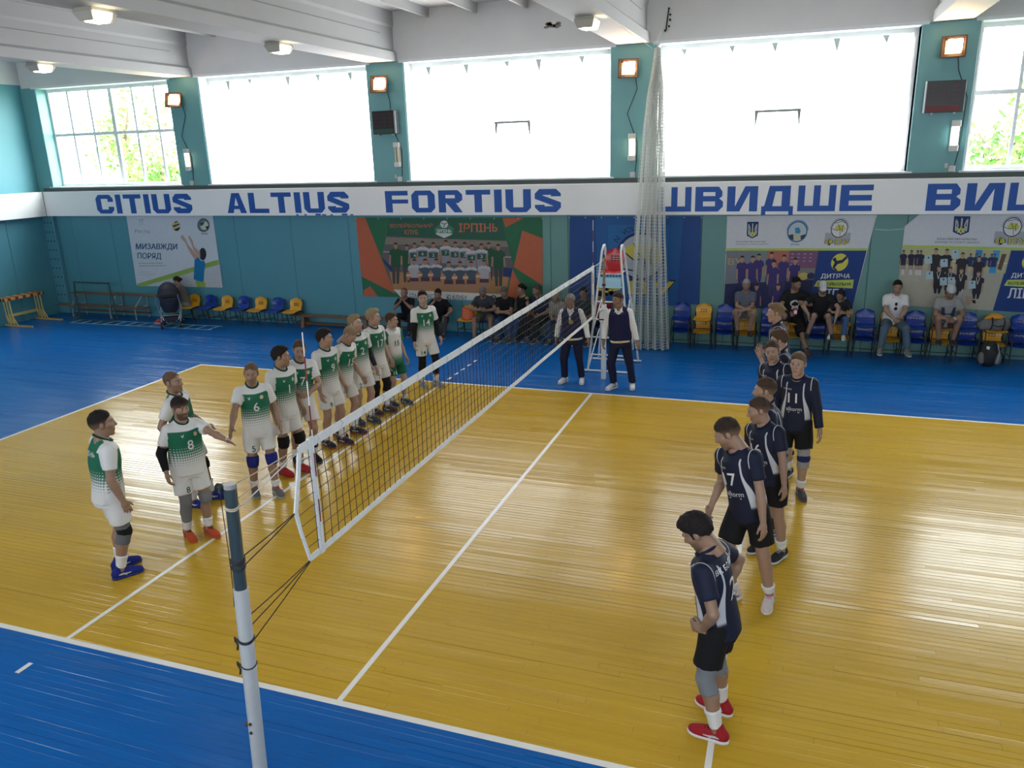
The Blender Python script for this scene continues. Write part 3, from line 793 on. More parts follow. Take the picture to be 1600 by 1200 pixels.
# ---- white parapet band with the motto
band = struct(MB().bbox(-17.62, XR, YF - .16, YF + .1, 2.93, 3.63, .01).build('trim_1', WBAND))
MB().box(-17.62, XR, YF - .1, YF + .12, 3.63, 3.73).build('sill_strip', DARKSTRIP, band)
VT, HT, CH = .34, .215, .2
def letter(ch, Wd):
    R_ = lambda a, b, c, d: [(a, b), (c, b), (c, d), (a, d)]
    lt = [(0, CH), (0, 1 - CH), (CH, 1), (VT, 1), (VT, 0), (CH, 0)]
    mir = lambda p: [(Wd - x, y) for x, y in p][::-1]
    if ch == 'I': return [R_(0, 0, VT, 1)]
    if ch == 'T': return [R_(0, 1 - HT, Wd, 1), R_(Wd / 2 - VT / 2, 0, Wd / 2 + VT / 2, 1 - HT)]
    if ch == 'L': return [R_(0, 0, VT, 1), R_(VT, 0, Wd, HT)]
    if ch == 'F': return [R_(0, 0, VT, 1), R_(VT, 1 - HT, Wd, 1), R_(VT, .42, Wd, .42 + HT * .85)]
    if ch == 'E': return [R_(0, 0, VT, 1), R_(VT, 1 - HT, Wd, 1), R_(VT, .4, Wd * .97, .4 + HT), R_(VT, 0, Wd, HT)]
    if ch == 'O': return [lt, mir(lt), R_(VT, 1 - HT, Wd - VT, 1), R_(VT, 0, Wd - VT, HT)]
    if ch == 'C': return [lt, R_(VT, 1 - HT, Wd - VT, 1), R_(VT, 0, Wd - VT, HT), [(Wd - VT, .62), (Wd, .62), (Wd, 1 - CH), (Wd - CH, 1), (Wd - VT, 1)], [(Wd - VT, 0), (Wd - CH, 0), (Wd, CH), (Wd, .36), (Wd - VT, .36)]]
    if ch == 'U':
        l = [(0, CH), (0, 1), (VT, 1), (VT, 0), (CH, 0)]; return [l, mir(l), R_(VT, 0, Wd - VT, HT)]
    if ch == 'S':
        h = [[(0, 1 - CH), (CH, 1), (Wd - CH, 1), (Wd, 1 - CH)][::-1], R_(0, 1 - HT - .04, Wd, 1 - CH), R_(0, .58, VT, 1 - HT), R_(Wd - .42, .68, Wd, 1 - HT)]
        r = [[(Wd - x, 1 - y) for x, y in p] for p in h]
        return h + r + [[(0, .58), (VT, .72), (Wd, .42), (Wd - VT, .28)][::-1]]
    if ch == 'A': return [[(0, 0), (VT * 1.02, 0), (Wd / 2 + .05, .98), (Wd / 2 - .22, 1)], [(Wd - VT * 1.02, 0), (Wd, 0), (Wd / 2 + .22, 1), (Wd / 2 - .05, .98)], R_(Wd * .3, .2, Wd * .7, .2 + HT * .8), R_(Wd / 2 - .2, .86, Wd / 2 + .2, 1)]
    if ch == 'R': return [R_(0, 0, VT, 1), R_(VT, 1 - HT, Wd - CH, 1), R_(VT, .42, Wd - CH, .42 + HT), [(Wd - VT, .5), (Wd - CH, .42), (Wd, .56), (Wd, 1 - CH), (Wd - CH, 1), (Wd - VT, 1)], [(VT, .46), (Wd - .38, 0), (Wd, 0), (Wd - .36, .5)]]
    if ch == 'Ш': return [R_(0, 0, VT * .8, 1), R_(Wd / 2 - VT * .4, 0, Wd / 2 + VT * .4, 1), R_(Wd - VT * .8, 0, Wd, 1), R_(0, 0, Wd, HT)]
    if ch == 'Щ': return letter('Ш', Wd) + [R_(Wd, -.16, Wd + .14, HT)]
    if ch == 'И': return [R_(0, 0, VT, 1), R_(Wd - VT, 0, Wd, 1), [(VT, 0), (VT + .12, 0), (Wd - VT, 1), (Wd - VT - .12, 1)], [(VT - .1, 0), (VT + .2, .0), (Wd - VT + .1, 1), (Wd - VT - .2, 1)]]
    if ch == 'В':
        return [R_(0, 0, VT, 1), R_(VT, 1 - HT, Wd - CH, 1), R_(VT, .41, Wd - CH, .41 + HT), R_(VT, 0, Wd - CH, HT), [(Wd - VT, .5), (Wd - CH, .5), (Wd - .04, .62), (Wd - .04, 1 - CH), (Wd - CH, 1), (Wd - VT, 1)], [(Wd - VT, 0), (Wd - CH, 0), (Wd, CH), (Wd, .4), (Wd - CH * .8, .52), (Wd - VT, .52)]]
    if ch == 'Д': return [[(.1, .16), (.1 + VT, .16), (.1 + VT + .16, 1), (.3, 1)], R_(.3, 1 - HT, Wd - .14, 1), R_(Wd - .14 - VT, .16, Wd - .14, 1), R_(0, .0, Wd, HT * .95), R_(0, -.14, .18, .1), R_(Wd - .18, -.14, Wd, .1)]
    return []
def motto(word, x0, x1, z0=3.0, z1=3.525):
    hgt = z1 - z0; ws = {'I': .34, 'И': 1.28, 'Ш': 1.5, 'Щ': 1.5, 'Д': 1.3, 'В': 1.2, 'E': 1.25}
    w_ = [ws.get(c, 1.12) for c in word]; gap = .17; tot = sum(w_) + gap * (len(word) - 1); k = (x1 - x0) / tot; x = x0
    for c, ww in zip(word, w_):
        b = MB()
        for n_, pl in enumerate(letter(c, ww)):
            b.prism(pl, lambda u, v, d: (x + u * k, YF - .16 - d, z0 + v * hgt), -.001, .005 + .0004 * n_)
        b.build('letter', SIGNBLUE, band); x += (ww + gap) * k
motto('CITIUS', -15.63, -12.24); motto('ALTIUS', -11.08, -7.32); motto('FORTIUS', -6.28, -1.74); motto('ШВИДШE', .48, 4.84); motto('ВИЩE', 5.82, 8.72)
rr = random.Random(4); b = MB()
for k in range(7):
    x = -8.95 + k * .26 + rr.uniform(0, .1); b.box(x, x + rr.uniform(.06, .18), YF - .164, YF - .158, 2.935, 2.935 + rr.uniform(.02, .05))
b.build('flaked_lettering', SIGNBLUE, band)
# ---- windows of the far wall
def glass_mat():
    m, nt, b = nodes_of('window_glass'); N = nt.nodes; L = nt.links; N.remove(b)
    t = N.new('ShaderNodeBsdfTransparent'); t.inputs[0].default_value = (.96, .98, .98, 1); g = N.new('ShaderNodeBsdfGlossy'); g.inputs['Roughness'].default_value = .03
    f = N.new('ShaderNodeFresnel'); f.inputs[0].default_value = 1.45; mx = N.new('ShaderNodeMixShader')
    gg = N.new('ShaderNodeNewGeometry'); iv = N.new('ShaderNodeMath'); iv.operation = 'SUBTRACT'; iv.inputs[0].default_value = 1; L.new(gg.outputs['Backfacing'], iv.inputs[1]); mu = N.new('ShaderNodeMath'); mu.operation = 'MULTIPLY'; L.new(f.outputs[0], mu.inputs[0]); L.new(iv.outputs[0], mu.inputs[1])
    L.new(mu.outputs[0], mx.inputs[0]); L.new(t.outputs[0], mx.inputs[1]); L.new(g.outputs[0], mx.inputs[2]); L.new(mx.outputs[0], N['Material Output'].inputs[0])
    return m
GLASS = glass_mat()
SHEETM = mat('daylit_white_sheet', (.8, .8, .8), .9, emit=SHEET, ecol=(.95, .98, 1.0), var=.02)
REVEAL = mat('white_reveal_paint', (.72, .72, .7), .7)
def window(n, x0, x1, covered):
    z0, z1 = 3.75, 6.47; fr = MB(); d0 = YF + .36
    for a in ((x0, x1, z1 - .09, z1), (x0, x1, z0, z0 + .09), (x0, x0 + .09, z0 + .09, z1 - .09), (x1 - .09, x1, z0 + .09, z1 - .09)):
        fr.box(a[0], a[1], d0, d0 + .09, a[2], a[3])
    f = fr.build('window_%d' % n, WFRAME); struct(f)
    rv = MB()
    for a in ((x0 - .12, x0, z0, z1), (x1, x1 + .12, z0, z1)): rv.box(a[0], a[1], YF + .02, YF + .5, a[2], a[3])
    for i, a in enumerate(((x0 - .12, x0, z0, z1), (x1, x1 + .12, z0, z1))): MB().box(a[0], a[1], YF + .03, YF + .5, a[2], a[3]).build('reveal', REVEAL, f)
    MB().box(x0 - .12, x1 + .12, YF - .02, YF + .5, z1, z1 + .06).build('lintel_board', WFRAME, f)
    MB().box(x0 - .1, x1 + .1, YF - .03, YF + .45, z0 - .03, z0 + .012).build('window_sill', WFRAME, f)
    zm = (z0 + z1) / 2 + .1
    if not covered:
        nx = 6; w_ = (x1 - x0) / nx
        for i in range(1, nx):
            h = .06 if i == 3 else .033
            MB().box(x0 + w_ * i - h, x0 + w_ * i + h, d0 + .005, d0 + .075, z0 + .09, z1 - .09).build('mullion', WFRAME, f)
        MB().box(x0 + .09, x1 - .09, d0 + .01, d0 + .07, zm - .042, zm + .042).build('transom', WFRAME, f)
        for i in range(nx):
            for a, c in ((z0 + .09, zm), (zm, z1 - .09)):
                MB().box(x0 + w_ * i + .02, x0 + w_ * (i + 1) - .02, d0 + .034, d0 + .04, a, c).build('pane', GLASS, f)
    else:
        nx, nz = 40, 8; rw = random.Random(n); vs = []; fs = []
        for k in range(nz + 1):
            for i in range(nx + 1):
                u = i / nx; v = k / nz; sag = .05 * abs(math.sin(u * PI * 4)) ** 2 * v ** 6
                vs.append((x0 + .1 + u * (x1 - x0 - .2), d0 - .03 + .012 * math.sin(u * 23 + n) * math.sin(v * 5 + n), z0 + .11 + v * (z1 - z0 - .28) - sag))
        for k in range(nz):
            for i in range(nx): a = k * (nx + 1) + i; fs.append((a, a + 1, a + nx + 2, a + nx + 1))
        MB().faces(vs, fs).build('sheet', SHEETM, f, True)
        # small hatch frame standing out in the middle of the sheet
        hx0, hx1, hz = {3: (-3.46, -2.58, 5.06), 4: (2.42, 3.34, 5.06)}.get(n, (0, 0, 0))
        if hz:
            hm = mat('hatch_grey', (.32, .34, .34), .8)
            MB().box(hx0, hx1, d0 - .13, d0 - .06, hz - .05, hz).build('hatch_frame', hm, f)
            MB().faces([(hx0, d0 - .1, hz - .05), (hx0 + .07, d0 - .1, hz - .05), (hx0 + .015, d0 - .1, hz - .4), (hx0, d0 - .08, hz - .05), (hx0 + .07, d0 - .08, hz - .05), (hx0 + .015, d0 - .08, hz - .4)], [(0, 1, 2), (5, 4, 3), (0, 3, 4, 1), (1, 4, 5, 2), (2, 5, 3, 0)]).build('hatch_strap', hm, f)
            MB().faces([(hx1 - .07, d0 - .1, hz - .05), (hx1, d0 - .1, hz - .05), (hx1 - .015, d0 - .1, hz - .4), (hx1 - .07, d0 - .08, hz - .05), (hx1, d0 - .08, hz - .05), (hx1 - .015, d0 - .08, hz - .4)], [(0, 1, 2), (5, 4, 3), (0, 3, 4, 1), (1, 4, 5, 2), (2, 5, 3, 0)]).build('hatch_strap', hm, f)
        gm = mat('gather_shadow_grey', (.42, .47, .47), .9)  # grey wedges draw in the triangular shadows of the gathers along the sheet top
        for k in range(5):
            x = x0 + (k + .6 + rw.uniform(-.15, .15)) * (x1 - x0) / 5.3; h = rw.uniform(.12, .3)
            MB().faces([(x - .07, d0 - .05, z1 - .1), (x + .07, d0 - .05, z1 - .1), (x + .02, d0 - .055, z1 - .1 - h), (x - .07, d0 - .03, z1 - .1), (x + .07, d0 - .03, z1 - .1), (x + .02, d0 - .035, z1 - .1 - h)], [(0, 2, 1), (3, 4, 5), (0, 1, 4, 3), (1, 2, 5, 4), (2, 0, 3, 5)]).build('gather_shadow', gm, f)
        MB().box(x0 + .09, x1 - .09, d0 + .034, d0 + .04, z0 + .09, z1 - .09).build('pane', GLASS, f)
    return f
for i, (a, b_) in enumerate(WIN): window(i + 1, a, b_, i in (1, 2, 3))
# ---- other walls and ceiling
wl = sempty('wall_left')
MB().box(XL - .4, XL, YN, YF + .4, -.2, 3.0).build('wall_panel', TEALP, wl)
for k, (a, b_) in enumerate(((13.3, 11.95), (11.95, 10.2), (10.2, 8.4), (8.4, 6.6))):
    MB().bbox(XL - .02, XL + .03, b_ + .004, a - .004, 0, 2.95, .006).build('wall_panel', TEALP, wl)
MB().box(XL - .4, XL, YN, YF + .4, 3.0, 6.6).build('upper_wall', mat('teal_upper_paint', (.085, .30, .345), .5, var=.06, scale=1), wl)
MB().box(XL - .4, XL, YN, YF + .4, 6.6, ZC + .2).build('top_wall', WPLASTER, wl)
struct(MB().bbox(XL, XL + .28, YN, YF - .16, 2.93, 3.63, .01).build('trim_2', WBAND))
col = MB().bbox(-17.87, -17.45, YF - .14, YF, 0, 2.93, .012).build('climbing_column', TEALP, wall)
hole = mat('peg_hole', (.008, .012, .014), .9)
for k in range(10):
    for j in range(3):
        MB().cyl((-17.79 + .13 * j, YF - .139, .3 + .27 * k), (-17.79 + .13 * j, YF - .144, .3 + .27 * k), .022, 8).build('peg_hole', hole, col)
wr = sempty('wall_right'); MB().box(XR, XR + .4, YN, YF + .4, -.2, ZC + .2).build('wall_panel', TEALP, wr)
wn = sempty('wall_near')
MB().box(XL, XR, YN - .4, YN, -.2, 3.6).build('lower_wall', mat('near_wall_paint', (.35, .42, .42), .7), wn); MB().box(XL, XR, YN - .4, YN, 6.5, ZC + .2).build('upper_wall', WPLASTER, wn)
NW = mat('daylit_near_window', (.8, .8, .8), .8, emit=NEARWIN, ecol=(.92, .96, 1.0))
for i, px in enumerate([-17.9] + PILX + [17.9]):
    MB().box(px - .5, px + .5, YN - .4, YN, 3.6, 6.5).build('pillar', TEAL, wn)
for i, (a, b_) in enumerate(WIN):
    f = MB()
    for q in ((a - .1, b_ + .1, 6.41, 6.5), (a - .1, b_ + .1, 3.6, 3.69), (a - .1, a, 3.69, 6.41), (b_, b_ + .1, 3.69, 6.41)): f.box(q[0], q[1], YN - .3, YN - .2, q[2], q[3])
    f = struct(f.build('window_%d' % (i + 7), WFRAME))
    MB().box(a, b_, YN - .26, YN - .24, 3.69, 6.41).build('pane', NW, f)
ceil = sempty('ceiling')
MB().box(XL - .3, XR + .3, YN - .3, YF + .4, ZC, ZC + .15).build('ceiling_slab', WPLASTER, ceil)
CB = mat('white_beam_paint', (.44, .44, .435), .75, var=.06, scale=1.5, bump=.06, bscale=14)
for px in PILX:
    pr = [(-.34, 0), (.34, 0), (.34, .2), (.27, .26), (.27, .74), (.3, .8), (.3, 1.1), (-.3, 1.1), (-.3, .8), (-.27, .74), (-.27, .26), (-.34, .2)]
    b = MB().loft([[(px + x, y, 6.5 + z) for x, z in pr] for y in (YN, YF + .04)]); b.build('beam', CB, ceil)
    seam = mat('beam_seam_shadow_gap', (.25, .24, .23), .9)
    for s_ in (-1, 1): MB().box(px + s_ * .27 - .004, px + s_ * .27 + .004, YN, YF - .6, 7.06, 7.075).build('beam_joint', seam, ceil)
bx = [XL] + PILX + [XR]
for a, b_ in zip(bx[:-1], bx[1:]):
    n = max(2, int((b_ - a) / 1.15)); 
    for k in range(1, n):
        x = a + (b_ - a) * k / n
        MB().loft([[(x - .045, y, ZC), (x - .03, y, ZC - .2), (x + .03, y, ZC - .2), (x + .045, y, ZC)] for y in (YN, YF + .04)]).build('ceiling_rib', CB, ceil)
# ---- outside: ground, trees, houses
struct(MB().box(-60, 60, 14.2, 90, -1.2, -.6).build('ground', mat('outside_ground', (.2, .24, .12), .9)))
LEAFM = attr_mat('leaf', .6, .3)
def tree_(label, x, y, h, r, seed, n=2600):
    rt = thing('tree', label, 'tree', (x, y, -.6)); g = np.random.default_rng(seed)
    tr = MB().tube([(0, 0, 0), (.1, 0, h * .35), (0, .1, h * .75)], [.22, .16, .05], 8)
    for k in range(7):
        a = k * 2.4; z = h * (.35 + .06 * k); tr.tube([(0, 0, z), (r * .4 * math.cos(a), r * .4 * math.sin(a), z + .6), (r * .75 * math.cos(a), r * .75 * math.sin(a), z + 1.3)], [.07, .045, .02], 5)
    tr.build('trunk', mat('bark', (.12, .085, .06), .9), rt)
    cs = g.normal(size=(26, 3)); cs /= np.linalg.norm(cs, axis=1)[:, None]; cs = cs * g.uniform(.35, 1, (26, 1)) * np.array([r, r, h * .33]) + np.array([0, 0, h * .66])
    c = cs[g.integers(0, 26, n)] + g.normal(size=(n, 3)) * .33 * r * .6
    u = g.normal(size=(n, 3)); u /= np.linalg.norm(u, axis=1)[:, None]; w_ = np.cross(u, g.normal(size=(n, 3))); w_ /= np.linalg.norm(w_, axis=1)[:, None]
    sz = g.uniform(.1, .19, (n, 1)); v = np.stack([c - u * sz, c + w_ * sz * .5, c + u * sz, c - w_ * sz * .5], 1).reshape(-1, 3)
    q = np.arange(4 * n).reshape(n, 4); cc = np.array([.16, .30, .07]) * g.uniform(.6, 1.5, (n, 1)); cc = np.repeat(np.concatenate([cc, np.ones((n, 1))], 1), 4, 0)
    o = add_mesh('foliage', np_mesh('foliage', v, q, False, cc), LEAFM, rt); o['kind'] = 'stuff'
tree_('tall loose-leaved tree outside the leftmost window', -24.4, 23.5, 9.2, 1.9, 1, 1300)
tree_('bright bushy tree low in the right of the leftmost window', -21.9, 22.5, 6.0, 1.6, 2, 1300)
tree_('young bushy tree outside the rightmost window', 9.6, 23.5, 6.4, 1.6, 3, 1500)
def house(label, x, y, wx, wy, hz, roof, wallc, stripes=False):
    rt = thing('house', label, 'house', (x, y, -.6))
    MB().box(-wx, wx, -wy, wy, 0, hz).build('wall', wallc, rt)
    b = MB(); n = 10
    for s_ in (-1, 1):
        for k in range(n):
            y0 = -wy - .3 + (2 * wy + .6) * k / n; y1 = y0 + (2 * wy + .6) / n * .96
            b.faces([(s_ * (wx + .3), y0, hz - .2), (s_ * (wx + .3), y1, hz - .2), (0, y1, hz + wx * .7), (0, y0, hz + wx * .7), (s_ * (wx + .3), y0, hz - .12), (s_ * (wx + .3), y1, hz - .12), (0, y1, hz + wx * .7 + .08), (0, y0, hz + wx * .7 + .08)], [(0, 1, 2, 3), (4, 7, 6, 5), (0, 4, 5, 1), (1, 5, 6, 2), (2, 6, 7, 3), (3, 7, 4, 0)])
    b.build('roof', roof, rt)
    for s_ in (-.5, .5):
        f = MB().box(s_ * wx - .5, s_ * wx + .5, -wy - .05, -wy + .02, hz * .4, hz * .75).build('window', WFRAME, rt); MB().box(s_ * wx - .42, s_ * wx + .42, -wy - .06, -wy - .04, hz * .43, hz * .72).build('pane', mat('dark_pane', (.05, .06, .07), .1), f)
    for s_ in (-1,):
        MB().faces([(-wx, s_ * wy, hz), (wx, s_ * wy, hz), (0, s_ * wy, hz + wx * .7), (-wx, s_ * wy + .1, hz), (wx, s_ * wy + .1, hz), (0, s_ * wy + .1, hz + wx * .7)], [(0, 1, 2), (5, 4, 3), (0, 3, 4, 1), (1, 4, 5, 2), (2, 5, 3, 0)]).build('gable', wallc, rt)
house('small house with a grey gable beyond the leftmost window', -41.5, 42, 2.2, 3, 4.6, mat('grey_roof', (.22, .2, .24), .8), mat('pale_render', (.6, .58, .6), .8))
house('house with red roof beyond the rightmost window', 15.2, 40, 2.6, 4, 4.4, mat('red_roof', (.5, .07, .04), .7), mat('pale_render', (.6, .58, .6), .8))
# ------------------------------------------------------------------ net, posts, referee stand
WPAINT = mat('white_metal_paint', (.66, .67, .67), .35, var=.08, scale=8)
CHROME = mat('chrome_tube', (.10, .135, .14), .3, .7, var=.05)
BLK = mat('black_cord', (.012, .012, .012), .7)
TAPE = mat('white_net_tape', (.66, .67, .67), .75, var=.08, scale=10)
ROPEC = mat('pale_rope', (.45, .38, .27), .8)
net = thing('volleyball_net', 'black mesh volleyball net with white top and bottom bands across the court', 'net', (0, 0, 0))
ZT, ZB = 2.365, 1.435
def band_(pts, hgt, th, name, m):      # vertical band following pts
    b = MB()
    rows = [[(x - th, y, z - hgt), (x + th, y, z - hgt), (x + th, y, z + hgt), (x - th, y, z + hgt)] for x, y, z in pts]
    b.loft(rows); return b.build(name, m, net)
ysn = np.linspace(-.1, 9.14, 40)
tb = band_([(.003 * math.sin(y * 5), y, ZT - .035) for y in ysn], .035, .006, 'top_band', TAPE)
for k in range(26):
    y = .1 + k * .35
    MB().tube([(.008, y, ZT - .075), (.011, y + .05, ZT - .03), (.008, y + .02, ZT + .002)], .0035, 4).build('lacing', mat('grey_lacing', (.5, .52, .52), .8), tb)
band_([(.003 * math.sin(y * 4), y, ZB) for y in ysn], .025, .005, 'bottom_band', TAPE)
b = MB()
for y in np.arange(0, 9.11, .1): b.tube([(0, y - .02 * math.sin(y * 9), ZT - .07), (.004, y + .012 * math.sin(y * 7), 1.9), (0, y, ZB + .02)], .0034, 4, caps=False)
for z in np.arange(ZB + .1, ZT - .1, .1): b.tube([(0, -.1 - (.1 if 1.6 < z < 2.1 else .04), z)] + [(.004 * math.sin(y * 3 + z), y, z + .006 * math.sin(y * 11 + z * 7)) for y in np.arange(.1, 9.2, .45)] + [(0, 9.14, z)], .0034, 4, caps=False)
o = b.build('mesh', BLK, net); o['kind'] = 'stuff'
MB().loft([[(-.007, y - w_, z), (.007, y - w_, z), (.007, y + w_, z), (-.007, y + w_, z)] for y, z, w_ in ((-.1, ZT - .01, .022), (-.16, 2.12, .022), (-.235, 1.88, .02), (-.2, 1.7, .014), (-.12, ZB - .02, .014))]).build('side_band', TAPE, net)
MB().box(-.006, .006, 9.12, 9.16, ZB, ZT).build('side_band', TAPE, net)
RED = mat('antenna_red', (.18, .012, .02), .4); WHI = mat('antenna_white', (.72, .72, .70), .4)
for y in (.04, 9.04):
    MB().box(-.01, .012, y - .028, y + .028, ZB - .03, ZT + .01).build('antenna_strap', TAPE, net)
    a = MB().cyl((.014, y, ZB), (.014, y + .03 * (1 if y < 1 else 0), ZT + .82), .0045, 8).build('antenna', WHI, net)
    for k in range(9):
        if k % 2 == 0: continue
        z0 = ZB + .05 + k * .19; f0 = (z0 - ZB) / 1.75; MB().cyl((.014, y + .03 * f0 * (y < 1), z0), (.014, y + .03 * (f0 + .1) * (y < 1), min(z0 + .19, ZT + .82)), .0054, 8).build('red_stripe', RED, a)
PY = -.93
for pts, m, n in (([(0, -.1, ZT - .02), (.0, -.88, 2.37)], ROPEC, 'net_rope'), ([(0, -.1, ZT - .03), (-.02, -.9, 2.24)], ROPEC, 'net_rope'), ([(0, -.1, ZT - .04), (.02, -.9, 2.2)], WPAINT, 'net_rope'),
               ([(0, -.235, 1.88), (.03, -.9, 1.87)], BLK, 'net_rope'), ([(0, -.235, 1.875), (.03, -.9, 1.8)], BLK, 'net_rope'), ([(0, -.12, ZB - .01), (.03, -.9, 1.43)], BLK, 'net_rope'),
               ([(0, -.12, ZB - .015), (.03, -.9, 1.35)], BLK, 'net_rope'), ([(0, -.12, ZB - .02), (.03, -.9, 1.23)], BLK, 'net_rope'), ([(0, 9.15, ZT - .02), (0, 9.93, 2.37)], WPAINT, 'net_rope'), ([(0, 9.15, ZB), (0, 9.9, 1.4)], BLK, 'net_rope')):
    MB().tube([pts[0], tuple((np.array(pts[0]) + np.array(pts[1])) / 2 + np.array((0, 0, -.006))), pts[1]], .0042, 5).build(n, m, net)
post = thing('net_post', 'near net post with chrome upper tube and white lower tube', 'post', (0, -1.0, 0))
ax = lambda z, r=0, a=0: (r * math.cos(a), .055 * z / 1.0 * .9 + r * math.sin(a), z)
MB().lathe([(.12, 0), (.12, .012), (.06, .02), (.055, .05)], 18).build('base_plate', WPAINT, post)
MB().tube([ax(.02), ax(1.64)], .05, 18).build('lower_tube', mat('chipped_white_paint', (.46, .47, .46), .4, var=.12, scale=9), post, True)
MB().tube([ax(1.6), ax(2.38)], .042, 18).build('upper_tube', CHROME, post, True)
MB().tube([ax(2.36), ax(2.39)], .0435, 18).build('tube_cap', mat('pale_cap', (.3, .29, .28), .4), post, True)
pl = MB().lathe([(.028, -.014), (.028, -.009), (.02, -.004), (.02, .004), (.028, .009), (.028, .014)], 14, Matrix.Translation((-.062, .085, 2.37)) @ Matrix.Rotation(rad(90), 4, 'Y')).build('pulley', BLK, post)
MB().box(-.055, -.035, .06, .12, 2.34, 2.39).build('pulley_bracket', CHROME, post)
for z, n, m in ((1.83, 3, BLK), (1.79, 2, BLK), (1.25, 2, BLK), (1.06, 1, BLK), (2.22, 2, ROPEC)):
    for k in range(n):
        r = .053 if z < 1.64 else .045
        MB().tube([tuple(np.array(ax(z + .012 * k)) + np.array((r * math.cos(a), r * math.sin(a), .006 * math.sin(a * 2)))) for a in np.linspace(0, 2 * PI, 19)[:-1]], .0055, 5, closed=True).build('rope_wrap', m, post, True)
for z, r in ((1.24, .05), (1.05, .05)):
    y0 = ax(z)[1]
    MB().tube([(-r, y0 - .02, z), (-r - .03, y0 - .02, z + .025), (-r - .035, y0 - .01, z - .01), (-r - .01, y0 - .02, z - .03), (-r - .02, y0 - .02, z - .07)], .007, 6).build('rope_knot', BLK, post, True)
MB().tube([(-.06, .085, 2.34), (-.056, .08, 1.9), (-.06, .075, 1.62), (-.06, .06, 1.5)], .003, 5).build('hanging_cord', BLK, post)
for z in (.62, .55):
    MB().cyl((0, ax(z)[1] - .048, z), (0, ax(z)[1] - .058, z), .012, 8).build('bolt', mat('rusty_bolt', (.12, .07, .04), .6, .6), post)
MB().cyl((-.04, ax(.62)[1] - .03, .6), (-.055, ax(.62)[1] - .045, .6), .014, 8).build('bolt', mat('rusty_bolt', (.12, .07, .04), .6, .6), post)
fp = thing('net_post', 'far net post with white box section and bronze upper tube by the referee stand', 'post', (0, 9.98, 0))
MB().bbox(-.045, .045, -.045, .045, 0, 1.5, .01).build('lower_tube', WPAINT, fp)
MB().cyl((0, 0, 1.48), (0, 0, 2.42), .026, 12).build('upper_tube', mat('bronze_tube', (.30, .19, .10), .35, .5), fp, True)
MB().bbox(-.075, .065, -.07, .06, 1.16, 1.42, .012).build('winch_box', WPAINT, fp); MB().box(-.085, .05, -.075, .065, 1.2, 1.225).build('winch_strap', BLK, fp)
MB().cyl((.06, -.02, 1.32), (.11, -.02, 1.32), .012, 8).build('winch_handle', WPAINT, fp)
MB().box(-.03, .03, -.03, .03, 1.86, 1.9).build('rope_wrap', BLK, fp); MB().lathe([(.03, -.015), (.022, 0), (.03, .015)], 12, Matrix.Translation((0, -.01, 2.43)) @ Matrix.Rotation(rad(90), 4, 'Y')).build('pulley', BLK, fp)
# referee stand
rs = thing('referee_stand', 'tall white tubular referee stand with red plastic seat by far net post', 'ladder chair', (0, 10.4, 0))
RW = .022
for s_ in (-1, 1):
    b_, t_ = .43, .2
    X = lambda z: s_ * (b_ + (t_ - b_) * z / 2.3)
    MB().tube([(X(0), .03, .05), (X(1.4), .14, 1.4), (X(2.25), .2, 2.25), (X(2.4), .23, 2.44), (X(2.5), .33, 2.54), (X(2.5), .42, 2.54), (X(2.4), .53, 2.44), (X(2.25), .58, 2.25), (X(1.2), .8, 1.2), (X(0), .98, .05)], RW, 10).build('side_frame', WPAINT, rs, True)
for y in (.03, .98): MB().tube([(-.56, y, .025), (.5 if y > .5 else .45, y, .025)], RW, 10).build('foot_rail', WPAINT, rs, True)
for k, z in enumerate((.36, .72, 1.08, 1.44, 1.74)):
    w_ = .43 + (.2 - .43) * z / 2.3; y = .03 + .11 * z / 1.4; MB().tube([(-w_, y, z), (w_, y, z)], .016, 8).build('rung', WPAINT, rs, True)
for z0, z1 in ((.1, .75), (.8, 1.4)):
    for s_ in (-1, 1):
        w0 = .43 - .1 * z0; w1 = .43 - .1 * z1; MB().tube([(s_ * w0, .05, z0), (s_ * w1, .8 - .1 * z1, z1)], .013, 8).build('brace', WPAINT, rs, True)
MB().tube([(-.33, .9, .7), (.33, .9, .7)], .014, 8).build('rear_brace', WPAINT, rs, True)
MB().bbox(-.22, .22, .12, .16, 1.72, 1.93, .01).build('front_panel', mat('pale_blue_panel', (.33, .58, .68), .5), rs)
MB().bbox(-.2, .2, .18, .58, 1.98, 2.01, .01).build('seat_base', WPAINT, rs)
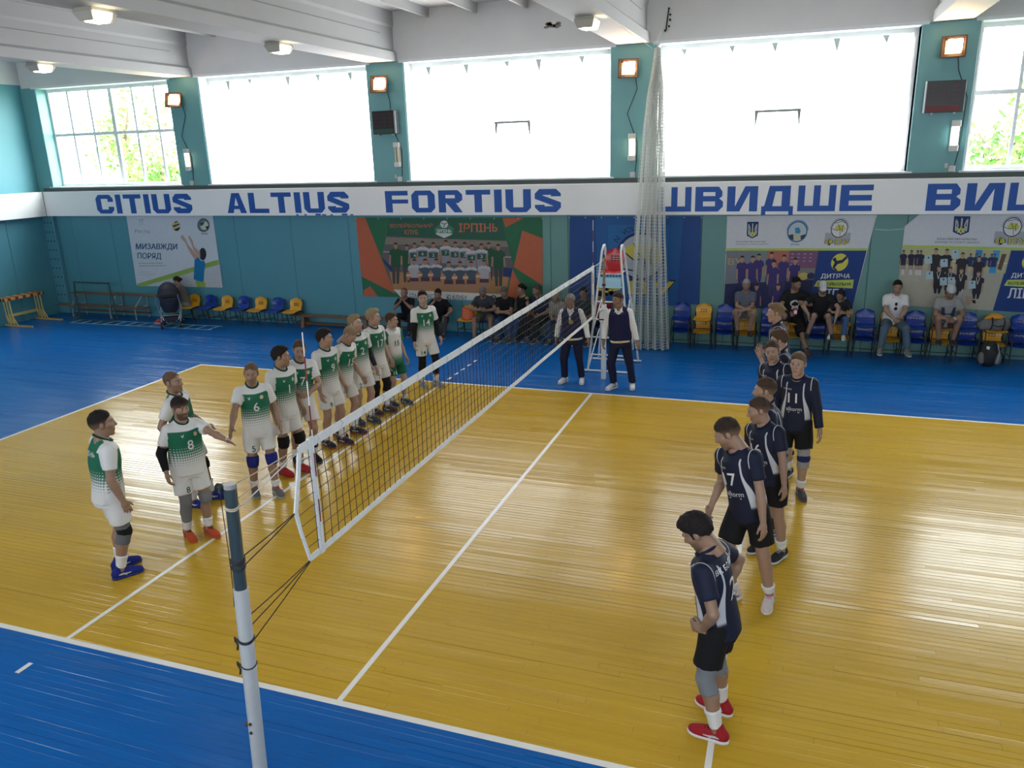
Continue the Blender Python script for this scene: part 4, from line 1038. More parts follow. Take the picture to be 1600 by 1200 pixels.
def shell(mb, W=.41, seat_z=.42, back=.33, depth=.40, ny=10, nx=8, y0=0.):
    """one-piece plastic chair shell: seat that narrows, then a rounded backrest"""
    prof = []; n1, n2 = 6, 8
    for i in range(n1 + 1):
        t = i / n1; prof.append((y0 + depth * .92 * t, seat_z - .012 * t - (.03 * (1 - t) ** 6), W / 2 * (1 - .06 * t)))
    for i in range(1, n2 + 1):
        t = i / n2; a = t * PI / 2
        y = y0 + depth * .92 + .05 * math.sin(min(a * 2, PI / 2)) + .05 * t; z = seat_z - .012 + back * t
        wd = W / 2 * (.94 - .1 * math.sin(PI * min(t * 2.2, 1))) if t < .6 else W / 2 * .94 * math.sqrt(max(0.02, 1 - ((t - .6) / .42) ** 2.6))
        prof.append((y, z, wd))
    rows = []
    for k, (y, z, wd) in enumerate(prof):
        row = []
        for i in range(nx + 1):
            u = -1 + 2 * i / nx; c = .028 * u * u
            row.append((u * wd, y - (c if k > n1 else 0), z + (c * .9 if k <= n1 else 0)))
        rows.append(row)
    R_ = len(rows); top = [p for r in rows for p in r]; bot = [(x, y + .008, z - .008) for x, y, z in top]; N_ = nx + 1; fs = []
    for k in range(R_ - 1):
        for i in range(nx):
            a = k * N_ + i; fs.append((a, a + 1, a + N_ + 1, a + N_)); b = a + R_ * N_; fs.append((b, b + N_, b + N_ + 1, b + 1))
    edge = [i for i in range(N_)] + [k * N_ + nx for k in range(1, R_)] + [(R_ - 1) * N_ + i for i in range(nx - 1, -1, -1)] + [k * N_ for k in range(R_ - 2, 0, -1)]
    for a, b in zip(edge, edge[1:] + edge[:1]): fs.append((b, a, a + R_ * N_, b + R_ * N_))
    mb.faces(top, fs) if False else mb.faces(top + bot, fs)
    return prof
PRED = mat('red_plastic', (.42, .015, .02), .25, var=.04); PBLUE = mat('blue_plastic', (.006, .035, .27), .28, var=.05, scale=3); PYEL = mat('yellow_plastic', (.62, .31, .02), .32, var=.05, scale=3); FRM = mat('black_chair_tube', (.012, .013, .015), .4)
HOLE = mat('shell_hole', (.01, .01, .012), .6)
m_ = MB(); shell(m_, .42, 2.04, .42, .38, y0=.16); se = m_.build('seat', PRED, rs, True, 60)
for k in range(3):
    for j in range(3): MB().box(-.07 + .06 * k, -.045 + .06 * k, .533, .545, 2.2 + .045 * j, 2.222 + .045 * j).build('seat_hole', HOLE, se)
# ------------------------------------------------------------------ chairs
def chair_proto(name, m):
    rt = thing(name, '', 'chair'); b = MB(); prof = shell(b); sh = b.build('shell', m, rt, True, 60)
    for i in range(3):
        for j in range(2):
            x = (i - 1) * .055; MB().box(x - .011, x + .011, .405, .416, .53 + .05 * j, .555 + .05 * j).build('grip_hole', HOLE, sh)
    for s_ in (-1, 1):
        MB().tube([(s_ * .215, .02, 0), (s_ * .205, .03, .38), (s_ * .2, .06, .408)], .0125, 8).build('leg', FRM, rt, True)
        MB().tube([(s_ * .215, .50, 0), (s_ * .2, .40, .39), (s_ * .19, .455, .6), (s_ * .165, .475, .69)], .0125, 8).build('leg', FRM, rt, True)
        MB().tube([(s_ * .2, .04, .4), (s_ * .2, .4, .392)], .0125, 8).build('seat_rail', FRM, rt, True)
        MB().tube([(s_ * .21, .03, .17), (s_ * .21, .46, .17)], .009, 6).build('stretcher', FRM, rt, True)
    MB().tube([(-.21, .028, .2), (.21, .028, .2)], .009, 6).build('stretcher', FRM, rt, True); MB().tube([(-.2, .4, .385), (.2, .4, .385)], .0125, 8).build('rear_rail', FRM, rt, True)
    return rt
cy = chair_proto('plastic_chair', PYEL); cb = chair_proto('plastic_chair', PBLUE); used = {0: False, 1: False}
def chair(kind, x, y, label, group, z=0., sc=1., rz=0.):
    src = (cy, cb)[kind]; o = src if not used[kind] else copy_tree(src); used[kind] = True
    o.location = (x, y, z); o.scale = (sc,) * 3; o.rotation_euler = (0, 0, rz); tag(o, label, 'chair', group); return o
YB = ('yellow', 'blue')
for k in range(7):
    x = -12.62 + k * .565; c = k % 2; n = ('first', 'second', 'third', 'fourth', 'fifth', 'sixth', 'seventh')[k]
    chair(c, x, 12.72, '%s plastic chair, %s from the stroller in the row under the white poster' % (YB[c], n), 'chairs under the white poster')
chair(1, -13.05, 12.75, 'blue plastic chair under the woman beside the stroller', 'chairs under the white poster')
for k in range(15):
    x = 1.10 + .4785 * k; c = (1, 0)[k % 2]; n = ('first', 'second', 'third', 'fourth', 'fifth', 'sixth', 'seventh', 'eighth', 'ninth', 'tenth', 'eleventh', 'twelfth', 'thirteenth', 'fourteenth', 'fifteenth')[k]
    on = {3: ' under the grey-haired man', 5: ' under the burly man in black', 6: ' under the man in a white cap', 7: ' under the girl in jeans', 9: ' under the man in a white polo', 11: ' under the man in a grey tee', 13: ' under the orange and grey backpack'}.get(k, '')
    chair(c, x, 12.80, '%s bottom chair of the %s stack from the hanging net%s' % (YB[c], n, ''), 'lower chairs of the stacks', 0, .92)
    chair(c, x, 12.785, '%s chair topping %s stack from the hanging net%s' % (YB[c], n, on), 'upper chairs of the stacks', .285, .92)
for k, (c, x, n) in enumerate(((0, -4.12, 'yellow plastic chair holding the orange bag'), (1, -3.62, 'blue plastic chair under the man reading in shorts'), (1, -3.1, 'blue plastic chair under the man in black tee and jeans'), (0, -2.62, 'yellow plastic chair under the woman in black tank top'), (0, -2.15, 'yellow plastic chair under the man in a navy polo'), (1, -1.7, 'blue plastic chair under the woman in patterned top'), (0, -1.15, 'yellow plastic chair hidden behind the grey-haired referee'), (1, -.65, 'blue plastic chair under the man in red'))):
    chair(c, x, 12.74, n, 'chairs under the team banner')
# ------------------------------------------------------------------ wooden bench, bleacher, goal, hurdles, ladder
WOOD = mat('bench_wood', (.16, .085, .045), .5, var=.2, scale=5); WOODD = mat('dark_bench_wood', (.10, .05, .03), .6, var=.2, scale=5)
bn = thing('bench', 'long low brown wooden gym bench along the wall under the team banner', 'bench', (-7.0, 13.0, 0))
MB().bbox(-2.3, 2.3, -.14, .14, .29, .325, .008).build('seat_board', WOOD, bn); MB().bbox(-2.2, 2.2, -.03, .03, .06, .13, .006).build('rail', WOODD, bn)
for x in (-1.9, 0, 1.9): MB().loft([[(x - .05, -.16, 0), (x + .05, -.16, 0), (x + .05, .16, 0), (x - .05, .16, 0)], [(x - .04, -.1, .29), (x + .04, -.1, .29), (x + .04, .1, .29), (x - .04, .1, .29)]]).build('leg', WOOD, bn)
bl = thing('bleacher_bench', 'two-tier wooden bleacher bench on white metal legs near left corner', 'bench', (-15.6, 12.85, 0))
for y, z, x0, x1 in ((-.05, .37, -1.75, 1.5), (.28, .68, -1.55, 1.75)):
    for k in range(2): MB().bbox(x0, x1, y - .13 + .135 * k, y - .002 + .135 * k, z - .035, z, .006).build('plank', WOOD, bl)
MB().bbox(-1.4, 1.3, .22, .34, .12, .15, .006).build('plank', WOODD, bl)
for x in (-1.25, .2, 1.15):
    MB().tube([(x, -.12, 0), (x, -.12, .34), (x + .02, .18, .64), (x + .02, .36, .64), (x + .02, .36, 0)], .018, 8).build('leg', mat('dull_grey_paint', (.3, .31, .31), .5), bl, True); MB().tube([(x, -.12, .33), (x, .36, .33)], .015, 8).build('cross_bar', WPAINT, bl, True)
GRN = mat('dark_green_tube', (.02, .06, .055), .5)
gl = thing('goal_frame', 'small dark green tube goal with netting standing before the bleacher bench', 'goal', (-15.9, 12.55, 0))
MB().tube([(-.62, .1, 0), (-.72, .2, 1.0), (-.72, .2, 1.05), (.62, .2, 1.05), (.62, .2, 1.0), (.82, .1, 0)], .022, 8).build('goal_frame_tube', GRN, gl, True)
MB().tube([(-.62, .1, .02), (-.45, -.2, .02), (.95, -.2, .02), (.82, .1, .02)], .018, 8).build('ground_bar', GRN, gl, True)
MB().tube([(.62, .2, 1.0), (.95, -.2, .02)], .014, 8).build('back_stay', GRN, gl, True); MB().tube([(-.72, .2, 1.0), (-.45, -.2, .02)], .014, 8).build('back_stay', GRN, gl, True)
b = MB()
for k in range(12):
    u = k / 11; b.tube([(-.68 + 1.3 * u, .2, 1.0), (-.5 + 1.4 * u, 0, .3), (-.45 + 1.4 * u, -.2, .03)], .002, 3)
for k in range(8):
    u = k / 7; b.tube([(-.7 + .25 * u, .2 - .4 * u, 1 - .97 * u), (.62 + .33 * u, .2 - .4 * u, 1 - .97 * u)], .002, 3)
o = b.build('goal_netting', GRN, gl); o['kind'] = 'stuff'
HY = mat('yellow_hurdle_paint', (.50, .36, .10), .45, var=.1, scale=6); HR = mat('red_hurdle_paint', (.30, .015, .012), .45); HB = mat('black_cap', (.02, .015, .015), .5)
def hurdle(label, x, y):
    rt = thing('hurdle', label, 'hurdle', (x, y, 0), 0, 'hurdles by the left wall')
    bar = MB().bbox(-.015, .015, -.62, .62, .74, .82, .005).build('bar', HY, rt)
    for k in range(5): MB().box(-.019, .019, -.52 + .24 * k, -.42 + .24 * k, .738, .822).build('stripe', HR, bar)
    for y_ in (-.65, .62): MB().box(-.02, .02, y_, y_ + .03, .735, .825).build('bar_end', HB, bar)
    for y_ in (-.48, .52):
        MB().tube([(0, y_, .74), (.02, y_, .3), (.16, y_, .04)], .017, 8).build('upright', HY, rt, True); MB().tube([(0, y_, .3), (.06, y_, .04)], .014, 8).build('upright_brace', HY, rt, True)
        MB().bbox(-.1, .72, y_ - .025, y_ + .025, 0, .04, .006).build('foot', HY, rt)
    MB().tube([(.02, -.48, .3), (.02, .52, .3)], .012, 8).build('lower_bar', HY, rt, True)
for k, n in enumerate(('innermost against the left wall', 'middle one', 'outermost towards the court')):
    hurdle('yellow hurdle with red stripes, %s of three nested by the bleacher' % n, -17.72 + .14 * k, 11.75 - .02 * k)
lad = thing('agility_ladder', 'pale agility ladder laid flat on the blue floor along the wall', 'ladder', (-13.7, 12.25, 0), rad(1))
LB = mat('pale_strap', (.28, .45, .48), .6)
for y in (-.22, .22): MB().box(-2.5, 2.45, y - .014, y + .014, .003, .007).build('strap', LB, lad)
for k in range(13):
    x = -2.45 + k * .4; MB().faces([(x - .016, -.22, .007), (x + .016, -.22, .007), (x + .03, .22, .007), (x - .002, .22, .007), (x - .016, -.22, .014), (x + .016, -.22, .014), (x + .03, .22, .014), (x - .002, .22, .014)], [(3, 2, 1, 0), (4, 5, 6, 7), (0, 1, 5, 4), (1, 2, 6, 5), (2, 3, 7, 6), (3, 0, 4, 7)]).build('rung', LB, lad)
# ------------------------------------------------------------------ stroller
NAVYC = mat('navy_stroller_fabric', (.014, .018, .035), .8, var=.15, scale=10); HOODC = mat('dark_hood_fabric', (.03, .028, .042), .8, var=.15, scale=8); SILV = mat('silver_frame', (.55, .55, .56), .3, .8); RUB = mat('rubber_tyre', (.02, .02, .02), .8)
st = thing('baby_stroller', 'dark navy baby stroller with raised hood and silver frame beside seated woman', 'stroller', (-12.66, 12.2, 0), rad(36))
def vol_mesh(fill, lo, hi, h, name, m, parent):
    V = Vol(lo, hi, h); fill(V); v, q = V.mesh(); return add_mesh(name, np_mesh(name, v, q), m, parent)
def f(V):
    V.ell((0, .1, .86), (.27, .34, .36), .02); V.cut((0, 0, .78), (0, -.35, -1))
def f2(V):
    V.ell((0, .08, .66), (.25, .36, .24), .03); V.tub((0, .05, .62), np.eye(3), -.2, .2, .18, .25, .26, .34, .03); V.cut((0, 0, .86), (0, .2, 1))
vol_mesh(f2, (-.35, -.4, .3), (.35, .55, 1), .02, 'bassinet', NAVYC, st); h_ = vol_mesh(f, (-.35, -.4, .5), (.35, .6, 1.3), .02, 'hood', HOODC, st)
for k in range(3):
    a = rad(35 + 32 * k); MB().tube([(.275 * math.cos(t), .1 - .34 * math.cos(a) * math.sin(t), .86 + .365 * math.sin(a) * math.sin(t)) for t in np.linspace(.15, PI - .15, 12)], .009, 6).build('hood_rib', NAVYC, h_, True)
for s_ in (-1, 1):
    MB().tube([(s_ * .27, -.3, .92), (s_ * .29, -.22, .7), (s_ * .27, -.12, .45), (s_ * .19, -.1, .22), (s_ * .12, -.12, .16)], .016, 8).build('frame_tube', SILV, st, True)
    MB().tube([(s_ * .26, .3, .55), (s_ * .26, 0, .36), (s_ * .24, -.26, .14)], .014, 8).build('chassis_tube', SILV, st, True)
    MB().tube([(s_ * .26, -.1, .4), (s_ * .25, .3, .14)], .014, 8).build('chassis_tube', SILV, st, True)
    for y_, R_ in ((-.28, .1), (.32, .12)):
        wx = s_ * .24; M_ = Matrix.Translation((wx, y_, R_)) @ Matrix.Rotation(rad(90), 4, 'Y')
        wh = MB().lathe([(R_ * .72, -.02), (R_ * .95, -.022), (R_, 0), (R_ * .95, .022), (R_ * .72, .02)], 18, M_).build('wheel', RUB, st, True)
        MB().lathe([(.022, -.03), (.022, .03)], 10, M_).build('hub', SILV, wh)
        for k in range(6):
            a = k * PI / 3; MB().tube([tuple(M_ @ Vector((.015 * math.cos(a), .015 * math.sin(a), 0))), tuple(M_ @ Vector((R_ * .78 * math.cos(a), R_ * .78 * math.sin(a), 0)))], .008, 5).build('spoke', SILV, wh)
        MB().tube([tuple(M_ @ Vector((R_ * .74 * math.cos(a), R_ * .74 * math.sin(a), 0))) for a in np.linspace(0, 2 * PI, 19)[:-1]], .01, 5, closed=True).build('rim', SILV, wh, True)
MB().tube([(-.26, -.3, .92), (-.2, -.36, .95), (.2, -.36, .95), (.26, -.3, .92)], .018, 8).build('handlebar', RUB, st, True); MB().tube([(-.2, -.12, .34), (.2, -.12, .34)], .012, 8).build('cross_bar', SILV, st, True); MB().tube([(-.25, .02, .45), (.25, .02, .45)], .012, 8).build('cross_bar', SILV, st, True)
MB().bbox(-.19, .19, -.14, .26, .17, .3, .03).build('basket', NAVYC, st)
def sole_item(name, label, x, y, rz, c1, c2):
    up, so, lm = shoe_meshes(); rt = thing(name, label, 'shoe', (x, y, 0), rz)
    for n, me, c in (('upper', up, c1), ('sole', so, c2), ('laces', lm, c2)):
        o = add_mesh(n, me, None, rt); o.material_slots[0].link = 'OBJECT'; o.material_slots[0].material = cloth(c)
# ------------------------------------------------------------------ bags
BAGG = mat('grey_bag_fabric', (.14, .14, .135), .85, var=.15, scale=14); BAGB = mat('black_bag_fabric', (.012, .012, .013), .7, var=.2, scale=10); BAGO = mat('orange_bag_fabric', (.60, .27, .03), .7); BAGR = mat('orange_shopping_bag', (.55, .11, .03), .6, var=.1)
bp_ = thing('backpack', 'grey backpack with orange lining slumped on yellow stacked chair', 'backpack', (7.3, 12.97, .672))
vol_mesh(lambda V: (V.ell((0, 0, .12), (.25, .15, .13), .03), V.ell((-.2, -.02, .08), (.14, .12, .09), .04), V.ell((.12, -.05, .14), (.14, .11, .12), .04), V.wrinkle(.006, 40, 2), V.cut((0, 0, .004), (0, 0, -1))), (-.42, -.25, -.02), (.4, .25, .4), .014, 'bag_body', BAGG, bp_)
vol_mesh(lambda V: (V.ell((.0, .02, .22), (.2, .13, .09), .03), V.wrinkle(.005, 40, 5), V.cut((0, 0, .2), (0, -.5, -1))), (-.3, -.2, .1), (.3, .2, .4), .012, 'lining_flap', BAGO, bp_)
for x in (-.09, .12): MB().tube([(x, -.1, .27), (x + .01, -.17, .18), (x, -.165, .06), (x - .02, -.14, .02)], .013, 6).build('strap', BAGB, bp_, True)
MB().tube([(-.08, -.165, .13), (.02, -.18, .1), (.12, -.17, .13)], .01, 6).build('strap', BAGB, bp_, True)
bq_ = thing('backpack', 'black and grey backpack standing on the floor before the yellow stacked chair', 'backpack', (7.2, 12.66, 0))
vol_mesh(lambda V: (V.ell((0, 0, .24), (.19, .13, .27), .03), V.ell((.0, -.09, .2), (.13, .07, .17), .04), V.wrinkle(.004, 45, 3), V.cut((0, 0, .004), (0, 0, -1))), (-.32, -.28, -.02), (.32, .25, .62), .014, 'bag_body', BAGB, bq_)
for s_ in (-1, 1): vol_mesh(lambda V: (V.ell((s_ * .14, -.07, .17), (.07, .08, .13), .02), V.wrinkle(.003, 45, 4)), (-.3, -.25, -.02), (.3, .2, .4), .012, 'side_pocket', BAGG, bq_)
MB().tube([(-.08, -.1, .5), (-.11, -.17, .38), (-.1, -.16, .2)], .012, 6).build('strap', BAGB, bq_, True); MB().tube([(.1, -.12, .48), (.15, -.15, .3), (.12, -.16, .1)], .008, 6).build('piping', mat('pale_piping', (.4, .4, .4), .6), bq_, True)
MB().poly([(-.1, -.137, .44), (-.03, -.148, .42), (-.04, -.15, .36), (-.09, -.145, .38)]).build('white_tag', mat('white_tag', (.7, .7, .7), .6), bq_)
ob = thing('shopping_bag', 'orange bag standing on yellow chair beside the man reading', 'bag', (-4.12, 12.94, .425))
vol_mesh(lambda V: (V.tub((0, 0, .14), np.eye(3), -.138, .12, .17, .15, .1, .05, .02), V.wrinkle(.006, 35, 2)), (-.25, -.2, -.02), (.25, .2, .35), .014, 'bag_body', BAGR, ob)
MB().tube([(-.06, -.03, .25), (-.05, -.04, .34), (.05, -.04, .34), (.06, -.03, .25)], .007, 6).build('handle', BAGR, ob, True)
sole_item('trainer', 'red and white shoe lying on the floor behind the stroller', -13.35, 12.45, rad(80), (.45, .05, .06), WHITE)
# ------------------------------------------------------------------ hanging divider net
dn = thing('divider_net', 'white divider net gathered and hanging from the ceiling beside window pillar', 'net', (.48, 12.5, 0))
NETW = mat('white_net_cord', (.58, .60, .56), .8, var=.1, scale=30)
nv, nh = 86, 92; zz = np.concatenate([np.linspace(.0, 6.35, nh)]); b = MB(); r_ = np.random.default_rng(5)
ph = np.linspace(0, 1, nv); P3 = np.zeros((nh, nv, 3))
for i, z in enumerate(zz):
    t = z / 6.35; half = .5 * (1 - t) ** .8 * (.72 if z < 4 else .72) + .09; half = min(half, .30 + .18 * (1 - t)); half *= (1 if t < .85 else max(.18, 1 - (t - .85) / .15 * .85))
    cxn = -.02 + (.06 * t) - .05 * math.sin(PI * t)
    x = cxn + half * (2 * ph - 1) * 1.0 + .035 * np.sin(ph * 2 * PI * 11 + .4 * math.sin(z * 1.3)); y = .13 * np.sin(ph * 2 * PI * 5.5 + .2 * math.sin(z)) * (1 - .6 * t) + .04 * np.sin(ph * 40)
    P3[i] = np.stack([x, y, z + .025 + .012 * np.sin(ph * 37 + z * 3)], 1)
for j in range(nv): b.tube([tuple(P3[i, j]) for i in range(0, nh, 2)], .0055, 3, caps=False)
for i in range(nh): b.tube([tuple(p) for p in P3[i]], .0055, 3, caps=False)
o = b.build('netting', NETW, dn); o['kind'] = 'stuff'
MB().tube([(-.02, -.04, 6.35), (.02, .55, 6.75)], .006, 5).build('tie_cord', NETW, dn); MB().tube([(.05, -.02, 6.35), (.02, .55, 6.8)], .006, 5).build('tie_cord', NETW, dn); MB().tube([(-.06, 0, 6.3), (-.5, -3, 6.62)], .005, 5).build('running_cord', NETW, dn)
wb = thing('cable_bracket', 'small dark bracket with hooks on the wall above the gathered net', 'bracket', (.55, YF + .03, 6.72))
MB().tube([(0, -.03, 0), (.05, -.05, .42)], .014, 6).build('arm', BLK, wb)
for z, x in ((.0, -.02), (.08, .06), (.2, .08), (.3, .08), (.42, .05)): MB().cyl((x, 0, z), (x, -.06, z), .02, 8).build('hook', BLK, wb)
# ------------------------------------------------------------------ lamps, scoreboards, boxes and cables on the pillars
FH = mat('floodlight_housing', (.10, .055, .035), .5, .4); FG = mat('lit_floodlight', (1, .8, .5), .4, emit=130, ecol=(1., .64, .34))
TW = mat('tube_lamp_white', (.62, .62, .58), .4); TL = mat('lit_tube', (1, .9, .6), .4, emit=5, ecol=(1, .86, .5)); TL2 = mat('lit_tube_cool', (.8, 1, .95), .4, emit=6, ecol=(.8, 1, .95)); TOFF = mat('unlit_tube', (.55, .5, .38), .4)
BOXW = mat('white_plastic_box', (.55, .56, .54), .5); CBL = mat('dark_cable', (.03, .05, .05), .6)
names = ('first', 'second', 'third', 'fourth')
for i, (fx, fz, tx, tz, tilt) in enumerate(((-12.32, 5.93, -12.27, 4.41, 20), (-6.2, 6.0, -5.92, 4.38, 8), (-.2, 6.0, -.13, 4.39, 6), (5.97, 6.02, 6.2, 4.42, -8))):
    rt = thing('floodlight', 'square brown lit floodlight on the %s window pillar from left' % names[i], 'lamp', (fx, YF, fz), 0, 'floodlights on the pillars')
    M_ = Matrix.Translation((0, -.2, 0)) @ Matrix.Rotation(rad(tilt), 4, 'Z') @ Matrix.Rotation(rad(-14 if i else -22), 4, 'X')
    def T_(p): return tuple(M_ @ Vector(p))
    rg0 = [[T_((x * a, y, z * c)) for x, z in ((-1, -1), (1, -1), (1, 1), (-1, 1))] for a, c, y in ((.12, .11, .1), (.2, .19, .02), (.215, .205, -.03), (.19, .18, -.03), (.14, .125, -.005))]
    b = MB().loft(rg0, caps=False); b.faces(rg0[0], [(3, 2, 1, 0)]); b.build('housing', FH, rt)
    k_ = .0
    g = [T_((x * .12 + .02, -.012, z * .11 + .045)) for x, z in ((-1, -1), (1, -1), (1, 1), (-1, 1))]; MB().faces(g, [(0, 1, 2, 3)]).build('lens', FG, rt)
    MB().box(-.03, .03, -.1, 0, -.04, .04).build('bracket', FH, rt)
    tl = thing('wall_lamp', 'narrow upright white tube lamp low on the %s window pillar from left' % names[i], 'lamp', (tx, YF, tz), 0, 'tube lamps on the pillars')
    MB().bbox(-.08, .08, -.04, 0, -.28, .28, .01).build('backplate', TW, tl)
    for s_ in (-1, 1): MB().bbox(-.085, .085, -.1, -.02, s_ * .23 - .06, s_ * .23 + .06, .02).build('end_cap', TW, tl)
    for x in (-.035, .035): MB().cyl((x, -.065, -.18), (x, -.065, .18), .026, 10).build('tube', (TL, TOFF, TL, TL2)[i], tl, True)
    cx_ = tx + .05
    cb_ = thing('cable', 'thin dark cable running down the %s window pillar from left' % names[i], 'cable', (0, 0, 0), 0, 'cables on the pillars')
    MB().tube([(fx + .12, YF - .03, fz - .15), (fx + .16, YF - .012, fz - .4), (tx - .12 if i != 3 else tx + .14, YF - .012, fz - .9), (tx + .11, YF - .012, tz + .1), (tx + .1, YF - .012, tz - .3), (tx + .06, YF - .012, 3.8)], .009, 5).build('cord', CBL, cb_, True)
    sb = thing('socket_box', 'small white junction box at the foot of the %s window pillar' % names[i], 'box', (tx + .02, YF, 3.8), 0, 'boxes at the pillar feet')
    MB().bbox(-.06, .06, -.06, 0, -.06, .06, .01).build('case', BOXW, sb); MB().bbox(-.04, .04, -.075, -.06, -.04, .04, .006).build('lid', BOXW, sb)
    if i in (1, 3): MB().bbox(-.13, -.07, -.05, 0, .02, .11, .008).build('switch', BOXW, sb)
SCB = mat('scoreboard_black', (.012, .008, .01), .35, var=.1); SCR = mat('scoreboard_dim_led', (.06, .012, .014), .4); SCW = mat('scoreboard_edge', (.4, .42, .43), .4, .5)
for label, cx_, cz_, w_, h_, strip, rz in (('small black electronic scoreboard with white edge on second window pillar', -6.17, 5.14, .70, .54, (.02, .06, .04), -8), ('black electronic scoreboard with dark red base strip on fourth window pillar', 5.93, 5.15, .70, .58, (.16, .02, .02), 6)):
    rt = thing('scoreboard', label, 'scoreboard', (cx_, YF - .03, cz_), rad(rz), 'scoreboards on the pillars')
    MB().bbox(-w_ / 2, w_ / 2, -.09, 0, -h_ / 2, h_ / 2, .008).build('case', SCB, rt)
    sx = w_ / 2 if rz < 0 else -w_ / 2
    MB().box(sx - (.05 if rz < 0 else 0), sx + (0 if rz < 0 else .05) , -.094, .0, -h_ / 2 + .01, h_ / 2 - .01).build('white_edge', SCW, rt) if rz < 0 else MB().box(sx - .004, sx + .012, -.094, 0, -h_ / 2, h_ / 2).build('white_edge', SCW, rt)
    MB().box(-w_ / 2 + .03, w_ / 2 - .08, -.094, -.08, -h_ / 2 + .02, -h_ / 2 + .12).build('base_strip', mat('score_strip_%d' % int(strip[0] * 100), strip, .5), rt)
    for r in range(4):
        for c in range(9):
            if c in (3, 6): continue
            x = -w_ / 2 + .06 + c * (w_ - .16) / 8.6; z = h_ / 2 - .09 - r * .088
            MB().box(x - .014, x + .014, -.0935, -.085, z - .022, z + .022).build('led_digit', SCR, rt)
    for x in (-.2, .2): MB().box(x - .02, x + .02, -.06, .03, -h_ / 2 - .03, -h_ / 2).build('mount', SCW, rt)
CLH = mat('ceiling_lamp_housing', (.42, .40, .34), .5); CLG = mat('lit_ceiling_lamp', (1, .9, .65), .4, emit=9, ecol=(1., .86, .55))
for i, (x, y, n) in enumerate(((-6.2, 4.84, 'nearest'), (-12.2, 9.1, 'leftmost'), (-6.2, 9.2, 'middle'), (-.15, 9.3, 'rightmost'))):
    rt = thing('ceiling_lamp', 'white hooded lit lamp hung under a ceiling beam, %s of the four' % n, 'lamp', (x, y, 6.5), 0, 'lamps under the beams')
    MB().loft([[(sx * a, sy * c, z) for sx, sy in ((-1, -1), (1, -1), (1, 1), (-1, 1))] for a, c, z in ((.16, .2, 0), (.17, .24, -.06), (.13, .17, -.17))]).build('housing', CLH, rt)
    MB().loft([[(sx * a + .05, sy * c - .03, z) for sx, sy in ((-1, -1), (1, -1), (1, 1), (-1, 1))] for a, c, z in ((.13, .17, -.05), (.12, .15, -.13), (.1, .12, -.185))]).build('diffuser', CLG, rt)
# ------------------------------------------------------------------ printed banners on the far wall
def ink_mat():
    m = attr_mat('banner_print', .55, .3); nt = m.node_tree
    tc = nt.nodes.new('ShaderNodeTexCoord'); mp = nt.nodes.new('ShaderNodeMapping'); mp.inputs['Scale'].default_value = (1.1, 1, .5); mp.inputs['Rotation'].default_value = (0, .5, 0)
    n = nt.nodes.new('ShaderNodeTexNoise'); n.inputs['Scale'].default_value = 1.6; n.inputs['Detail'].default_value = 2
    nt.links.new(tc.outputs['Object'], mp.inputs[0]); nt.links.new(mp.outputs[0], n.inputs['Vector'])
    bp = nt.nodes.new('ShaderNodeBump'); bp.inputs['Strength'].default_value = .35; bp.inputs['Distance'].default_value = .12
    nt.links.new(n.outputs['Fac'], bp.inputs['Height']); nt.links.new(bp.outputs[0], nt.nodes['Principled BSDF'].inputs['Normal'])
    return m
INK = ink_mat()
